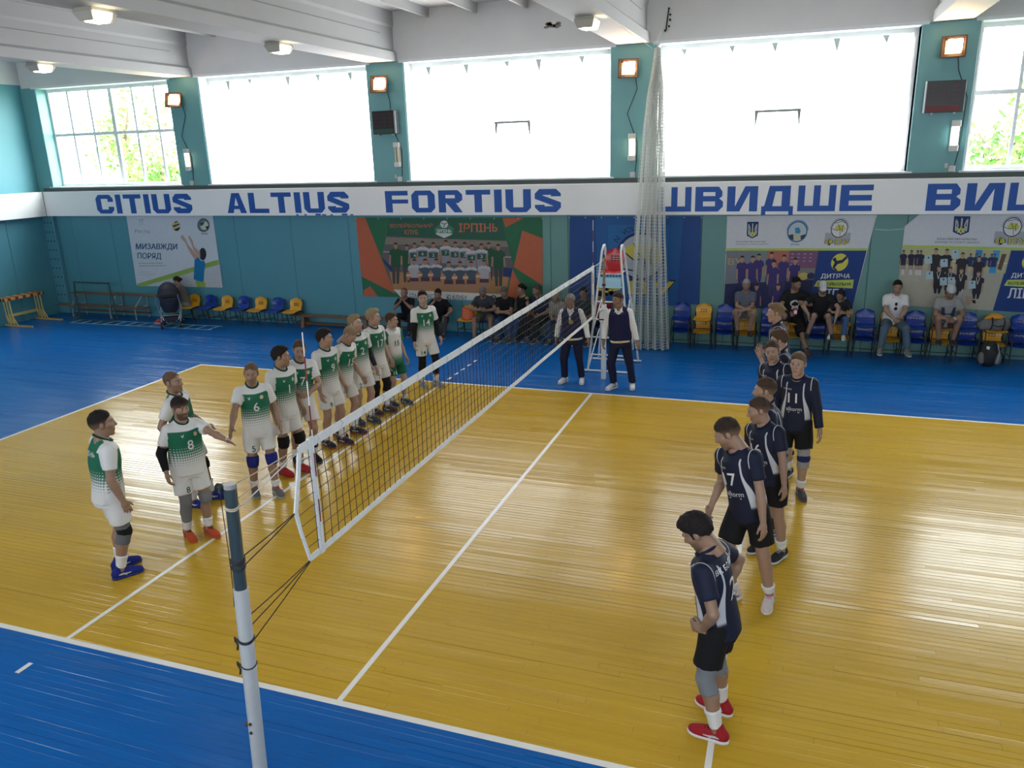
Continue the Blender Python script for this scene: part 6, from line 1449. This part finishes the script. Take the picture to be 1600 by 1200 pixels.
player_a('dark-haired player in red shoes and black knee pads looking away to his left', (-3.34, 4.19), -14, 1.89, '1', None, off=(.06, .04), hyaw=36, hair='bushy', hairc=DK, skin=S2, feet=[(.1, -.02, -4), (-.12, .1, 10)], R=dict(w=(.26, .12, -.05)), L=dict(w=(-.26, .05, -.05)),
         shoes=shS((.38, .02, .02), (.36, .02, .02), (.3, .02, .02)), pads=[('knee_pad', 'leg', 1, .84, 1.2, BLACK, .018), ('knee_pad', 'leg', -1, .84, 1.2, BLACK, .018)] + socks(lo=1.72))
player_a('number 7 behind the near antenna holding his hands together', (-3.40, 4.66), -40, 1.87, '7', None, off=(.10, .06), hyaw=-12, hpitch=10, hair='short', hairc=BR, skin=S1, fat=1.06, feet=[(.13, 0, -4), (-.13, .08, 8)],
         R=dict(w=(.05, .25, .13), pole=(.9, -.2, -.4), hand='curl', thumb=(0, .3, 1)), L=dict(w=(-.04, .27, .12), pole=(-.9, -.2, -.4), hand='curl', thumb=(0, .3, 1)), shoes=shS(DK, (.05, .05, .05), DK), pads=[('knee_pad', 'leg', -1, 1.5, 1.7, BLACK, .01)] + socks(lo=1.7))
player_a('dark-haired number 9 in dark orange-soled shoes looking to his left', (-3.33, 5.37), -14, 1.88, '9', '9', off=(.02, .01), hyaw=30, hair='bushy', hairc=DK, skin=S1, feet=[(.12, -.03, -6), (-.1, .1, 6)], R=dict(w=(.27, .12, -.06)), L=dict(w=(-.26, .06, -.06)), shoes=shS((.02, .02, .035), (.30, .07, .02), (.25, .07, .03)), pads=socks(lo=1.6))
player_a('fair number 15 bowing his head between numbers 9 and 2', (-3.40, 5.82), -5, 1.86, '15', None, off=(.16, .06), lean=4, hyaw=8, hpitch=36, hair='buzz', hairc=(.2, .14, .08), skin=S1, feet=[(.12, -.05, -6), (-.1, .14, 6)], R=dict(w=(.25, .02, -.05)), L=dict(w=(-.22, .2, -.04)), shoes=shS((.02, .02, .035), (.30, .07, .02), (.25, .07, .03)), pads=socks(lo=1.6))
player_a('blond number 2 with black patterned arm sleeve, head raised', (-3.37, 6.43), -26, 1.88, '2', '2', off=(-.01, -.01), hyaw=24, hpitch=-8, hair='quiff', hairc=BLN, skin=S3, feet=[(.11, -.03, -4), (-.11, .05, 8)], R=dict(w=(.27, .1, -.06)), L=dict(w=(-.27, .05, -.05)), shoes=shS((.03, .04, .06), (.1, .1, .11), (.2, .2, .2)), pads=[('arm_sleeve', 'arm', 1, .66, 1.96, (.02, .02, .03), .006), ('arm_sleeve', 'arm', -1, .66, 1.96, (.02, .02, .03), .006)] + socks(lo=1.55))
player_a('blond number 17 in black leg sleeves beside the blond number 2', (-3.36, 6.96), -14, 1.88, '17', '7', off=(.01, .01), hyaw=26, hair='quiff', hairc=(.26, .19, .10), skin=S3, feet=[(.1, -.03, -4), (-.12, .06, 8)], R=dict(w=(.27, .08, -.06)), L=dict(w=(-.26, .08, -.06)), shoes=shS((.06, .02, .025), (.1, .1, .11), (.2, .1, .1)), pads=[('leg_sleeve', 'leg', 1, .6, 1.5, BLACK, .008), ('leg_sleeve', 'leg', -1, .6, 1.3, BLACK, .008), ('arm_sleeve', 'arm', 1, .66, 1.9, (.02, .02, .03), .006)] + socks(lo=1.6))
player_a('boy in white shirt with green sleeves and green shorts', (-3.28, 7.47), -22, 1.71, None, '16', snc=WHITE, off=(.01, .0), hyaw=26, hair='bushy', hairc=(.07, .04, .025), skin=S3, fat=.92, top=dict(kind='j', mat=JI, collar=(.4, .4, .4)), bottom=dict(col=(.008, .10, .05)), feet=[(.1, -.03, -4), (-.12, .06, 10)], R=dict(w=(.24, .1, -.07)), L=dict(w=(-.25, .05, -.06)), shoes=shS((.03, .035, .05), (.2, .2, .2), (.2, .2, .2)), pads=socks(lo=1.75),
         texts=[('number', 'shirt', 'text', '15', (.01, .05, .03), (0, .27), .1, 0)])
player_a('tall number 14 in black sleeves and black tights, last in the white row', (-3.22, 8.69), -44, 1.90, '14', '14', off=(-.01, .0), hyaw=-14, hair='quiff', hairc=DK, skin=S3, fat=.96, feet=[(.11, -.06, -4), (-.13, .08, 24)], R=dict(w=(.26, .12, -.07)), L=dict(w=(-.27, .04, -.05)), shoes=shS((.22, .22, .23), (.3, .3, .3), (.4, .4, .4)), pads=[('leg_sleeve', 'leg', 1, .6, 1.62, BLACK, .009), ('leg_sleeve', 'leg', -1, .6, 1.62, BLACK, .009), ('arm_sleeve', 'arm', 1, .62, 1.94, BLACK, .008), ('arm_sleeve', 'arm', -1, .62, 1.94, BLACK, .008)] + socks(lo=1.7))
# -- referees
REFT = dict(kind='shirt', hem=-.04, col=(.66, .64, .62), sleeve=1.93, vest=(.012, .012, .05), polo=(.72, .70, .70), belt=(.62, .58, .45)); REFB = dict(kind='trousers', col=(.010, .012, .035))
person('grey-haired referee in navy vest and white belt behind the net', (-0.52, 9.61), -86, 1.76, off=(-.05, -.0), hyaw=-22, hpitch=4, hair='grey', hairc=GY, skin=S4, fat=1.12, top=REFT, bottom=REFB, feet=[(.17, .02, -22), (-.17, -.02, 6)], R=dict(w=(.30, .08, -.04)), L=dict(w=(-.32, .04, -.04)), shoes=shS((.66, .63, .62), (.6, .58, .58), (.6, .6, .6)), name='referee', group='referees by the stand', texts=[('badge', 'shirt', 'poly', [[(.5 * math.cos(t), .5 * math.sin(t)) for t in np.linspace(0, 2 * PI, 13)[:-1]]], (.35, .26, .06), (.02, .3), .09, 0)])
person('dark-haired referee in navy vest standing before the referee stand', (.48, 9.42), -84, 1.85, off=(-.09, .0), hyaw=-34, hpitch=2, hair='short', hairc=(.03, .018, .012), skin=S4, fat=1.06, top=REFT, bottom=REFB, feet=[(.15, .02, -34), (-.2, -.06, 4)], R=dict(w=(.30, .05, -.06)), L=dict(w=(-.31, .06, -.06)), shoes=shS((.66, .63, .62), (.6, .58, .58), (.6, .6, .6)), name='referee', group='referees by the stand', pads=[('wrist_watch', 'arm', 1, 1.84, 1.93, BLACK, .02)])
# -- navy team, near to far
player_b('player in red shoes with bowed head and hand on hip, nearest of navy team', (3.07, .68), 168, 1.86, None, off=(-.26, -.01), frac=.2, lean=-1, hyaw=6, hpitch=30, hair='bushy', hairc=DK, skin=S2, beard=.4, feet=[(.16, .04, -8), (-.16, -.02, 2)], R=dict(w=(.24, .02, .07), pole=(1, -.5, 0), hand='curl', dir=(-.5, .6, -.3)), L=dict(w=(-.19, .06, -.02), pole=(-.75, -.8, .0), hand='curl', dir=(.35, .9, -.1), thumb=(0, -.3, 1)),
         shoes=shS((.28, .012, .018), (.62, .60, .58), (.12, .01, .01)), pads=[('knee_sleeve', 'leg', -1, .72, 1.28, (.17, .18, .19), .009), ('knee_sleeve', 'leg', 1, .72, 1.28, (.17, .18, .19), .009)] + socks(lo=1.58), texts=[('back_lettering', 'shirt', 'text', 'ВК БОЯРКА', (.6, .6, .6), (.0, .44), .042, 180), ('back_number', 'shirt', 'text', '2', (.6, .6, .6), (0, .26), .17, 180), ('sleeve_stripe', 'shirt', 'poly', [[(-1, 2), (0, 2.2), (.6, 1), (.3, -1), (-.1, .4)]], (.5, .5, .52), (.0, .40), .05, 82)])
player_b('number 17 in pale pink shoes leaning to look down, second from the front', (3.22, 2.58), 236, 1.97, '17', off=(-.35, -.01), frac=.28, hyaw=-52, hpitch=20, hair='short', hairc=(.03, .02, .014), skin=S1, beard=.35, feet=[(.15, .12, -12), (-.14, -.08, 28)], R=dict(w=(.27, .16, -.04), hand='relaxed'), L=dict(w=(-.25, .12, -.05)), shoes=shS((.52, .44, .42), (.6, .56, .52), (.4, .1, .14)), pads=socks(lo=1.75), texts=[('sleeve_mark', 'shirt', 'text', 'uL', (.5, .5, .5), (.0, .27), .05, 80)])
player_b('smiling number 16 just behind the leaning number 17', (3.37, 3.64), 234, 1.84, '16', off=(-.26, 0), frac=.3, hyaw=-38, hpitch=8, hair='short', hairc=(.05, .03, .02), skin=S1, beard=.2, feet=[(.13, 0, -6), (-.13, 0, 6)], R=dict(w=(.26, .1, -.04)), L=dict(w=(-.26, .1, -.05)), shoes=shS((.02, .02, .025), (.5, .5, .5), (.4, .4, .4)), pads=socks(lo=1.7))
player_b('player in profile with brown hair behind the smiling number 16', (3.37, 4.17), 184, 1.90, None, off=(-.24, 0), frac=.3, hyaw=2, hair='short', hairc=(.05, .028, .018), skin=S1, feet=[(.13, 0, -6), (-.13, 0, 6)], L=dict(w=(-.26, .1, -.05)), R=dict(w=(.26, .1, -.05)), shoes=shS((.02, .06, .2), (.5, .5, .5), (.4, .4, .4)), pads=socks(BLACK, 1.6))
player_b('long-sleeved number 11 with grey knee pads facing the camera', (3.57, 5.42), -104, 1.89, '11', off=(-.05, .0), hyaw=-2, hair='quiff', hairc=(.10, .065, .04), skin=S3, top=dict(kind='j', mat=JB, sleeve=1.9, collar=(.008, .01, .03)), feet=[(.13, -.02, -12), (-.12, .06, 26)], R=dict(w=(.26, .06, -.04)), L=dict(w=(-.31, .12, -.06)), shoes=shS((.055, .055, .06), (.10, .07, .07), (.3, .1, .05)), pads=[('knee_pad', 'leg', 1, .74, 1.3, (.26, .26, .25), .012), ('knee_pad', 'leg', -1, .74, 1.3, (.26, .26, .25), .012), ('pad_strap', 'leg', 1, .93, 1.08, (.015, .02, .09), .017), ('pad_strap', 'leg', -1, .93, 1.08, (.015, .02, .09), .017)] + socks(lo=1.7))
player_b('long-sleeved boyish player turned to the camera behind number 11', (3.41, 5.99), -122, 1.90, None, off=(-.25, 0), frac=.3, hyaw=22, hpitch=2, hair='short', hairc=(.05, .03, .02), skin=S3, top=dict(kind='j', mat=JB, sleeve=1.9, collar=(.008, .01, .03)), feet=[(.13, 0, -6), (-.13, 0, 6)], shoes=shS((.02, .02, .025), (.5, .5, .5), (.4, .4, .4)), pads=socks(lo=1.7))
player_b('player with raised clapping hands, second farthest of the navy team', (3.48, 6.80), 186, 1.87, None, off=(-.25, 0), frac=.3, hyaw=-6, hpitch=4, hair='bushy', hairc=(.07, .04, .025), skin=S3, feet=[(.13, 0, -6), (-.13, 0, 6)], R=dict(w=(.06, .34, .46), pole=(.5, -.3, -.9), hand='open', thumb=(0, -1, .2), dir=(-.1, .35, 1)), L=dict(w=(-.06, .36, .44), pole=(-.5, -.3, -.9), hand='open', thumb=(0, -1, .2), dir=(.1, .35, 1)), shoes=shS((.02, .02, .025), (.5, .5, .5), (.4, .4, .4)), pads=socks(lo=1.7))
player_b('fair-haired player in profile, farthest of the navy team', (3.38, 8.25), 182, 1.97, None, off=(-.25, 0), frac=.3, hyaw=4, hpitch=-3, hair='quiff', hairc=(.16, .10, .055), skin=S3, feet=[(.13, 0, -6), (-.13, 0, 6)], shoes=shS((.02, .02, .025), (.5, .5, .5), (.4, .4, .4)), pads=socks(lo=1.7))
# -- spectators under the team banner
V2 = .017
def sit(label, x, y, th, seat, H=1.74, group='spectators under the team banner', **k):
    k.setdefault('feet', [(.14, .42, -6), (-.14, .42, 6)]); k.setdefault('vox', V2); k.setdefault('shoes', shS((.03, .03, .035), (.3, .3, .3), (.2, .2, .2)))
    return person(label, (x, y), th, H, seat=seat, name='spectator', group=group, **k)
JEANS = dict(kind='trousers', col=(.03, .055, .12)); DARKT = dict(kind='trousers', col=(.015, .016, .02))
sit('man in black polo on the bench with hands at his mouth', -5.75, 12.98, -84, .43, hair='balding', hairc=(.05, .04, .035), skin=S4, lean=22, hpitch=0, top=dict(kind='tee', col=BLACK), bottom=DARKT, R=dict(w=(.06, .42, .45), pole=(.9, .2, -1), hand='fist', dir=(-.5, -.2, .8)), L=dict(w=(-.05, .42, .45), pole=(-.9, .2, -1), hand='fist', dir=(.5, -.2, .8)))
sit('man in black tee and grey trousers resting chin on hand', -4.84, 12.98, -80, .43, hair='short', hairc=DK, skin=S4, lean=22, hyaw=-6, top=dict(kind='tee', col=BLACK), bottom=dict(kind='trousers', col=(.05, .05, .055)), R=dict(w=(.06, .40, .50), pole=(.9, .1, -1), hand='fist', dir=(-.4, -.3, .9)), L=dict(w=(-.18, .44, .08), pole=(-1, -.3, .2), hand='relaxed', dir=(.1, .3, -1)))
sit('grey-haired man in dark tee and shorts reading something in his hands', -3.66, 13.0, -80, .52, H=1.78, hair='grey', hairc=(.14, .13, .125), skin=S4, lean=20, hpitch=26, fat=1.12, top=dict(kind='tee', col=(.035, .037, .045)), bottom=dict(col=(.10, .085, .07), len=.86), feet=[(.2, .5, -10), (-.2, .46, 10)], R=dict(w=(.08, .42, .22), pole=(1, -.2, -.4), hand='curl', dir=(-.6, .6, .3)), L=dict(w=(-.1, .42, .2), pole=(-1, -.2, -.4), hand='curl', dir=(.6, .6, .3)))
sit('man in black tee and jeans with folded forearms under the club banner', -3.1, 13.0, -84, .52, hair='short', hairc=(.09, .085, .08), skin=S4, lean=18, hpitch=18, fat=1.08, top=dict(kind='tee', col=BLACK), bottom=JEANS, feet=[(.12, .55, -4), (-.16, .5, 8)], R=dict(w=(-.08, .34, .14), pole=(1, -.2, -.2), hand='relaxed', dir=(-1, .2, 0)), L=dict(w=(.08, .36, .17), pole=(-1, -.2, -.2), hand='relaxed', dir=(1, .2, 0)))
sit('dark-haired woman in black tank top sitting upright and turned sideways', -2.66, 13.02, -118, .53, H=1.74, hair='pony', hairc=DK, skin=S2, femme=True, lean=6, hyaw=-10, top=dict(kind='tank', col=BLACK, sleeve=0), bottom=JEANS, feet=[(.1, .5, -4), (-.1, .45, 6)])
sit('man in navy polo leaning forward behind the far end of the net', -2.2, 13.0, -112, .53, H=1.8, hair='short', hairc=(.06, .05, .045), skin=S4, lean=14, hyaw=-12, fat=1.06, top=dict(kind='tee', col=(.014, .016, .045), polo=(.014, .016, .045)), bottom=DARKT)
sit('fair-haired woman in light patterned blouse bent forward beside the navy polo', -1.75, 12.98, -92, .52, H=1.66, hair='long', hairc=(.30, .22, .13), skin=S1, femme=True, lean=26, hpitch=16, top=dict(kind='tee', col=(.30, .27, .22), sleeve=1.4), bottom=JEANS, R=dict(w=(.1, .38, .1)), L=dict(w=(-.1, .38, .1)))
sit('dark-haired spectator mostly hidden behind the grey-haired referee', -1.15, 13.0, -90, .52, H=1.72, hair='bushy', hairc=DK, skin=S4, lean=10, top=dict(kind='tee', col=(.02, .03, .035)), bottom=DARKT)
sit('person in dark red top sitting behind the referee stand', -.68, 13.0, -100, .52, H=1.72, hair='short', hairc=DK, skin=S4, lean=24, hpitch=10, top=dict(kind='tee', col=(.20, .012, .02), sleeve=1.5), bottom=DARKT)
sit('woman in taupe top and light trousers sitting beside the baby stroller', -12.78, 12.98, -150, .52, H=1.68, group='spectators under the white poster', hair='pony', hairc=(.025, .014, .012), skin=S1, femme=True, lean=14, hyaw=-8, hpitch=6, top=dict(kind='tee', col=(.16, .14, .12), sleeve=1.0), bottom=dict(kind='trousers', col=(.26, .27, .17)), R=dict(w=(.04, .36, .46), pole=(1, .2, -.8), hand='fist', dir=(-.5, -.1, .8)), L=dict(w=(-.03, .36, .44), pole=(-1, .2, -.7), hand='fist', dir=(.5, -.1, .8)))
# -- spectators on the stacked chairs (their feet rest on the chairs below)
G2 = 'spectators on the stacked chairs'
UP = .285; SZ = .785
def up(label, x, th=-90, y=13.06, fz=.395, **k):
    fy = k.pop('fy', .34); sp = k.pop('sp', .13); k.setdefault('feet', [(sp, fy, -6, fz), (-sp, fy, 6, fz)])
    return sit(label, x, y, th, SZ, group=G2, **k)
xs_ = lambda k: 1.10 + .4785 * k
up('grey-haired man in grey polo and beige shorts with crossed wrists', xs_(3) - .06, -88, hair='grey', hairc=(.30, .29, .28), skin=S2, lean=8, hpitch=12, fat=1.06, top=dict(kind='tee', col=(.10, .11, .14), polo=(.13, .14, .17)), bottom=dict(col=(.24, .20, .15), len=.9), shoes=shS((.05, .035, .03), (.06, .04, .03), None), R=dict(w=(-.06, .32, .16), pole=(1, -.2, -.1), dir=(-1, .1, -.05)), L=dict(w=(.06, .34, .13), pole=(-1, -.2, -.1), dir=(1, .1, -.05)))
up('burly man in black skull-print tee stretching one leg to the floor', xs_(5) - .02, -80, H=1.86, fat=1.16, hair='short', hairc=DK, skin=S4, beard=.3, lean=4, hyaw=28, hpitch=12, top=dict(kind='tee', col=(.012, .012, .013)), bottom=dict(col=BLACK, len=1.02, r=.11), feet=[(.2, .3, -14, .36), (-.24, .72, 4, 0.0)], shoes=shS((.05, .025, .02), (.07, .04, .03), None), R=dict(w=(.14, .36, .1), pole=(1, -.2, -.2), hand='curl', dir=(-.4, .8, .1)), L=dict(w=(-.14, .30, .30), pole=(-1, -.1, -.5), hand='fist', dir=(.7, .3, .4)),
   texts=[('skull_print', 'shirt', 'poly', [[(.5 * math.cos(t), .38 * math.sin(t) + .12) for t in np.linspace(0, 2 * PI, 13)[:-1]], [(-.3, -.1), (-.34, -.48), (.34, -.48), (.3, -.1)]], (.45, .47, .45), (0, .28), .2, 0), ('skull_eyes', 'shirt', 'poly', [[(-.2 + .12 * math.cos(t), .1 + .1 * math.sin(t)) for t in np.linspace(0, 2 * PI, 9)[:-1]], [(.2 + .12 * math.cos(t), .1 + .1 * math.sin(t)) for t in np.linspace(0, 2 * PI, 9)[:-1]]], (.012, .012, .013), (0, .28), .212, 0)])
up('man in white cap and black tee with forearms on his knees', xs_(6) + .05, -88, H=1.8, fat=1.1, hair='cap', hairc=DK, skin=S1, beard=.4, lean=16, hpitch=12, top=dict(kind='tee', col=(.013, .013, .014)), bottom=dict(col=BLACK, len=.85), sp=.24, fy=.36, shoes=shS((.03, .03, .03), (.1, .1, .1), (.1, .1, .1)), R=dict(w=(.25, .42, .12), pole=(1, -.2, .2), dir=(.0, .3, -1)), L=dict(w=(-.28, .42, .05), pole=(-1, -.2, .2), dir=(.05, .3, -1)))
up('long-haired girl in black tee and blue jeans leaning to her right', xs_(7) - .04, -96, H=1.5, vox=.016, hair='long', hairc=(.02, .014, .012), skin=S2, femme=True, lean=24, hyaw=-24, hpitch=10, top=dict(kind='tee', col=(.015, .015, .018)), bottom=dict(kind='trousers', col=(.05, .10, .2)), sp=.13, fy=.33, shoes=shS((.5, .55, .52), (.55, .55, .53), (.5, .5, .5)), R=dict(w=(.0, .36, .2), pole=(1, -.2, -.2), dir=(-1, .2, 0)), L=dict(w=(-.05, .34, .18), pole=(-1, -.2, -.2), dir=(.4, .6, -.4)))
up('man in white polo with sunglasses at the neck and clasped hands', xs_(9) + .04, -88, H=1.84, fat=1.08, hair='short', hairc=DK, skin=S1, lean=8, hpitch=4, y=13.04, top=dict(kind='tee', col=(.62, .60, .60), polo=(.64, .62, .62)), bottom=dict(kind='trousers', col=(.07, .11, .15)), feet=[(.25, .5, -8, .17), (-.25, .5, 8, .17)], shoes=shS((.16, .16, .15), (.4, .4, .38), (.2, .2, .2)), R=dict(w=(.04, .42, .10), pole=(1, -.3, -.2), hand='curl', dir=(-.5, .8, -.3)), L=dict(w=(-.04, .43, .10), pole=(-1, -.3, -.2), hand='curl', dir=(.5, .8, -.3)),
   texts=[('sunglasses', 'shirt', 'poly', [[(.25 * math.cos(t), .5 + .3 * math.sin(t)) for t in np.linspace(0, 2 * PI, 11)[:-1]], [(.3 * math.cos(t), -.4 + .3 * math.sin(t)) for t in np.linspace(0, 2 * PI, 11)[:-1]], [(-.05, -.2), (.05, -.2), (.05, .4), (-.05, .4)]], (.012, .012, .016), (0, .33), .11, 0)])
up('man in grey printed tee and white cap turned backwards, looking down', xs_(11) + .04, -88, H=1.82, fat=1.16, hair='capback', hairc=DK, skin=S4, lean=18, hpitch=22, top=dict(kind='tee', col=(.26, .26, .25)), bottom=dict(col=(.09, .08, .075), len=.95), sp=.13, fy=.34, shoes=shS((.03, .03, .03), (.1, .09, .09), (.2, .2, .2)), R=dict(w=(.02, .42, .12), pole=(1, -.3, -.1), hand='curl', dir=(-.8, .5, -.2)), L=dict(w=(-.06, .42, .12), pole=(-1, -.3, -.1), hand='curl', dir=(.8, .5, -.2)),
   pads=[('wrist_band', 'arm', -1, 1.8, 1.92, (.6, .6, .6), .012)], texts=[('tee_print', 'shirt', 'poly', [[(-.5, .5), (-.3, .5), (-.2, 0), (.2, 0), (.3, .5), (.5, .5), (.45, -.4), (-.45, -.4)]], (.03, .035, .07), (0, .27), .26, 0)])
rh_ = thing('drink_carton', 'red carton held by the burly man in the skull-print tee', 'carton', (xs_(5) + .02, 12.6, .90), .3)
MB().bbox(-.04, .04, -.03, .03, 0, .15, .008).build('carton_body', mat('red_carton', (.4, .03, .05), .4), rh_); MB().bbox(-.03, .03, -.032, -.03, .03, .1, .001).build('carton_label', mat('white_tag', (.7, .7, .7), .6), rh_)
if _to.name in COL.objects: COL.objects.unlink(_to)
bpy.data.objects.remove(_to)
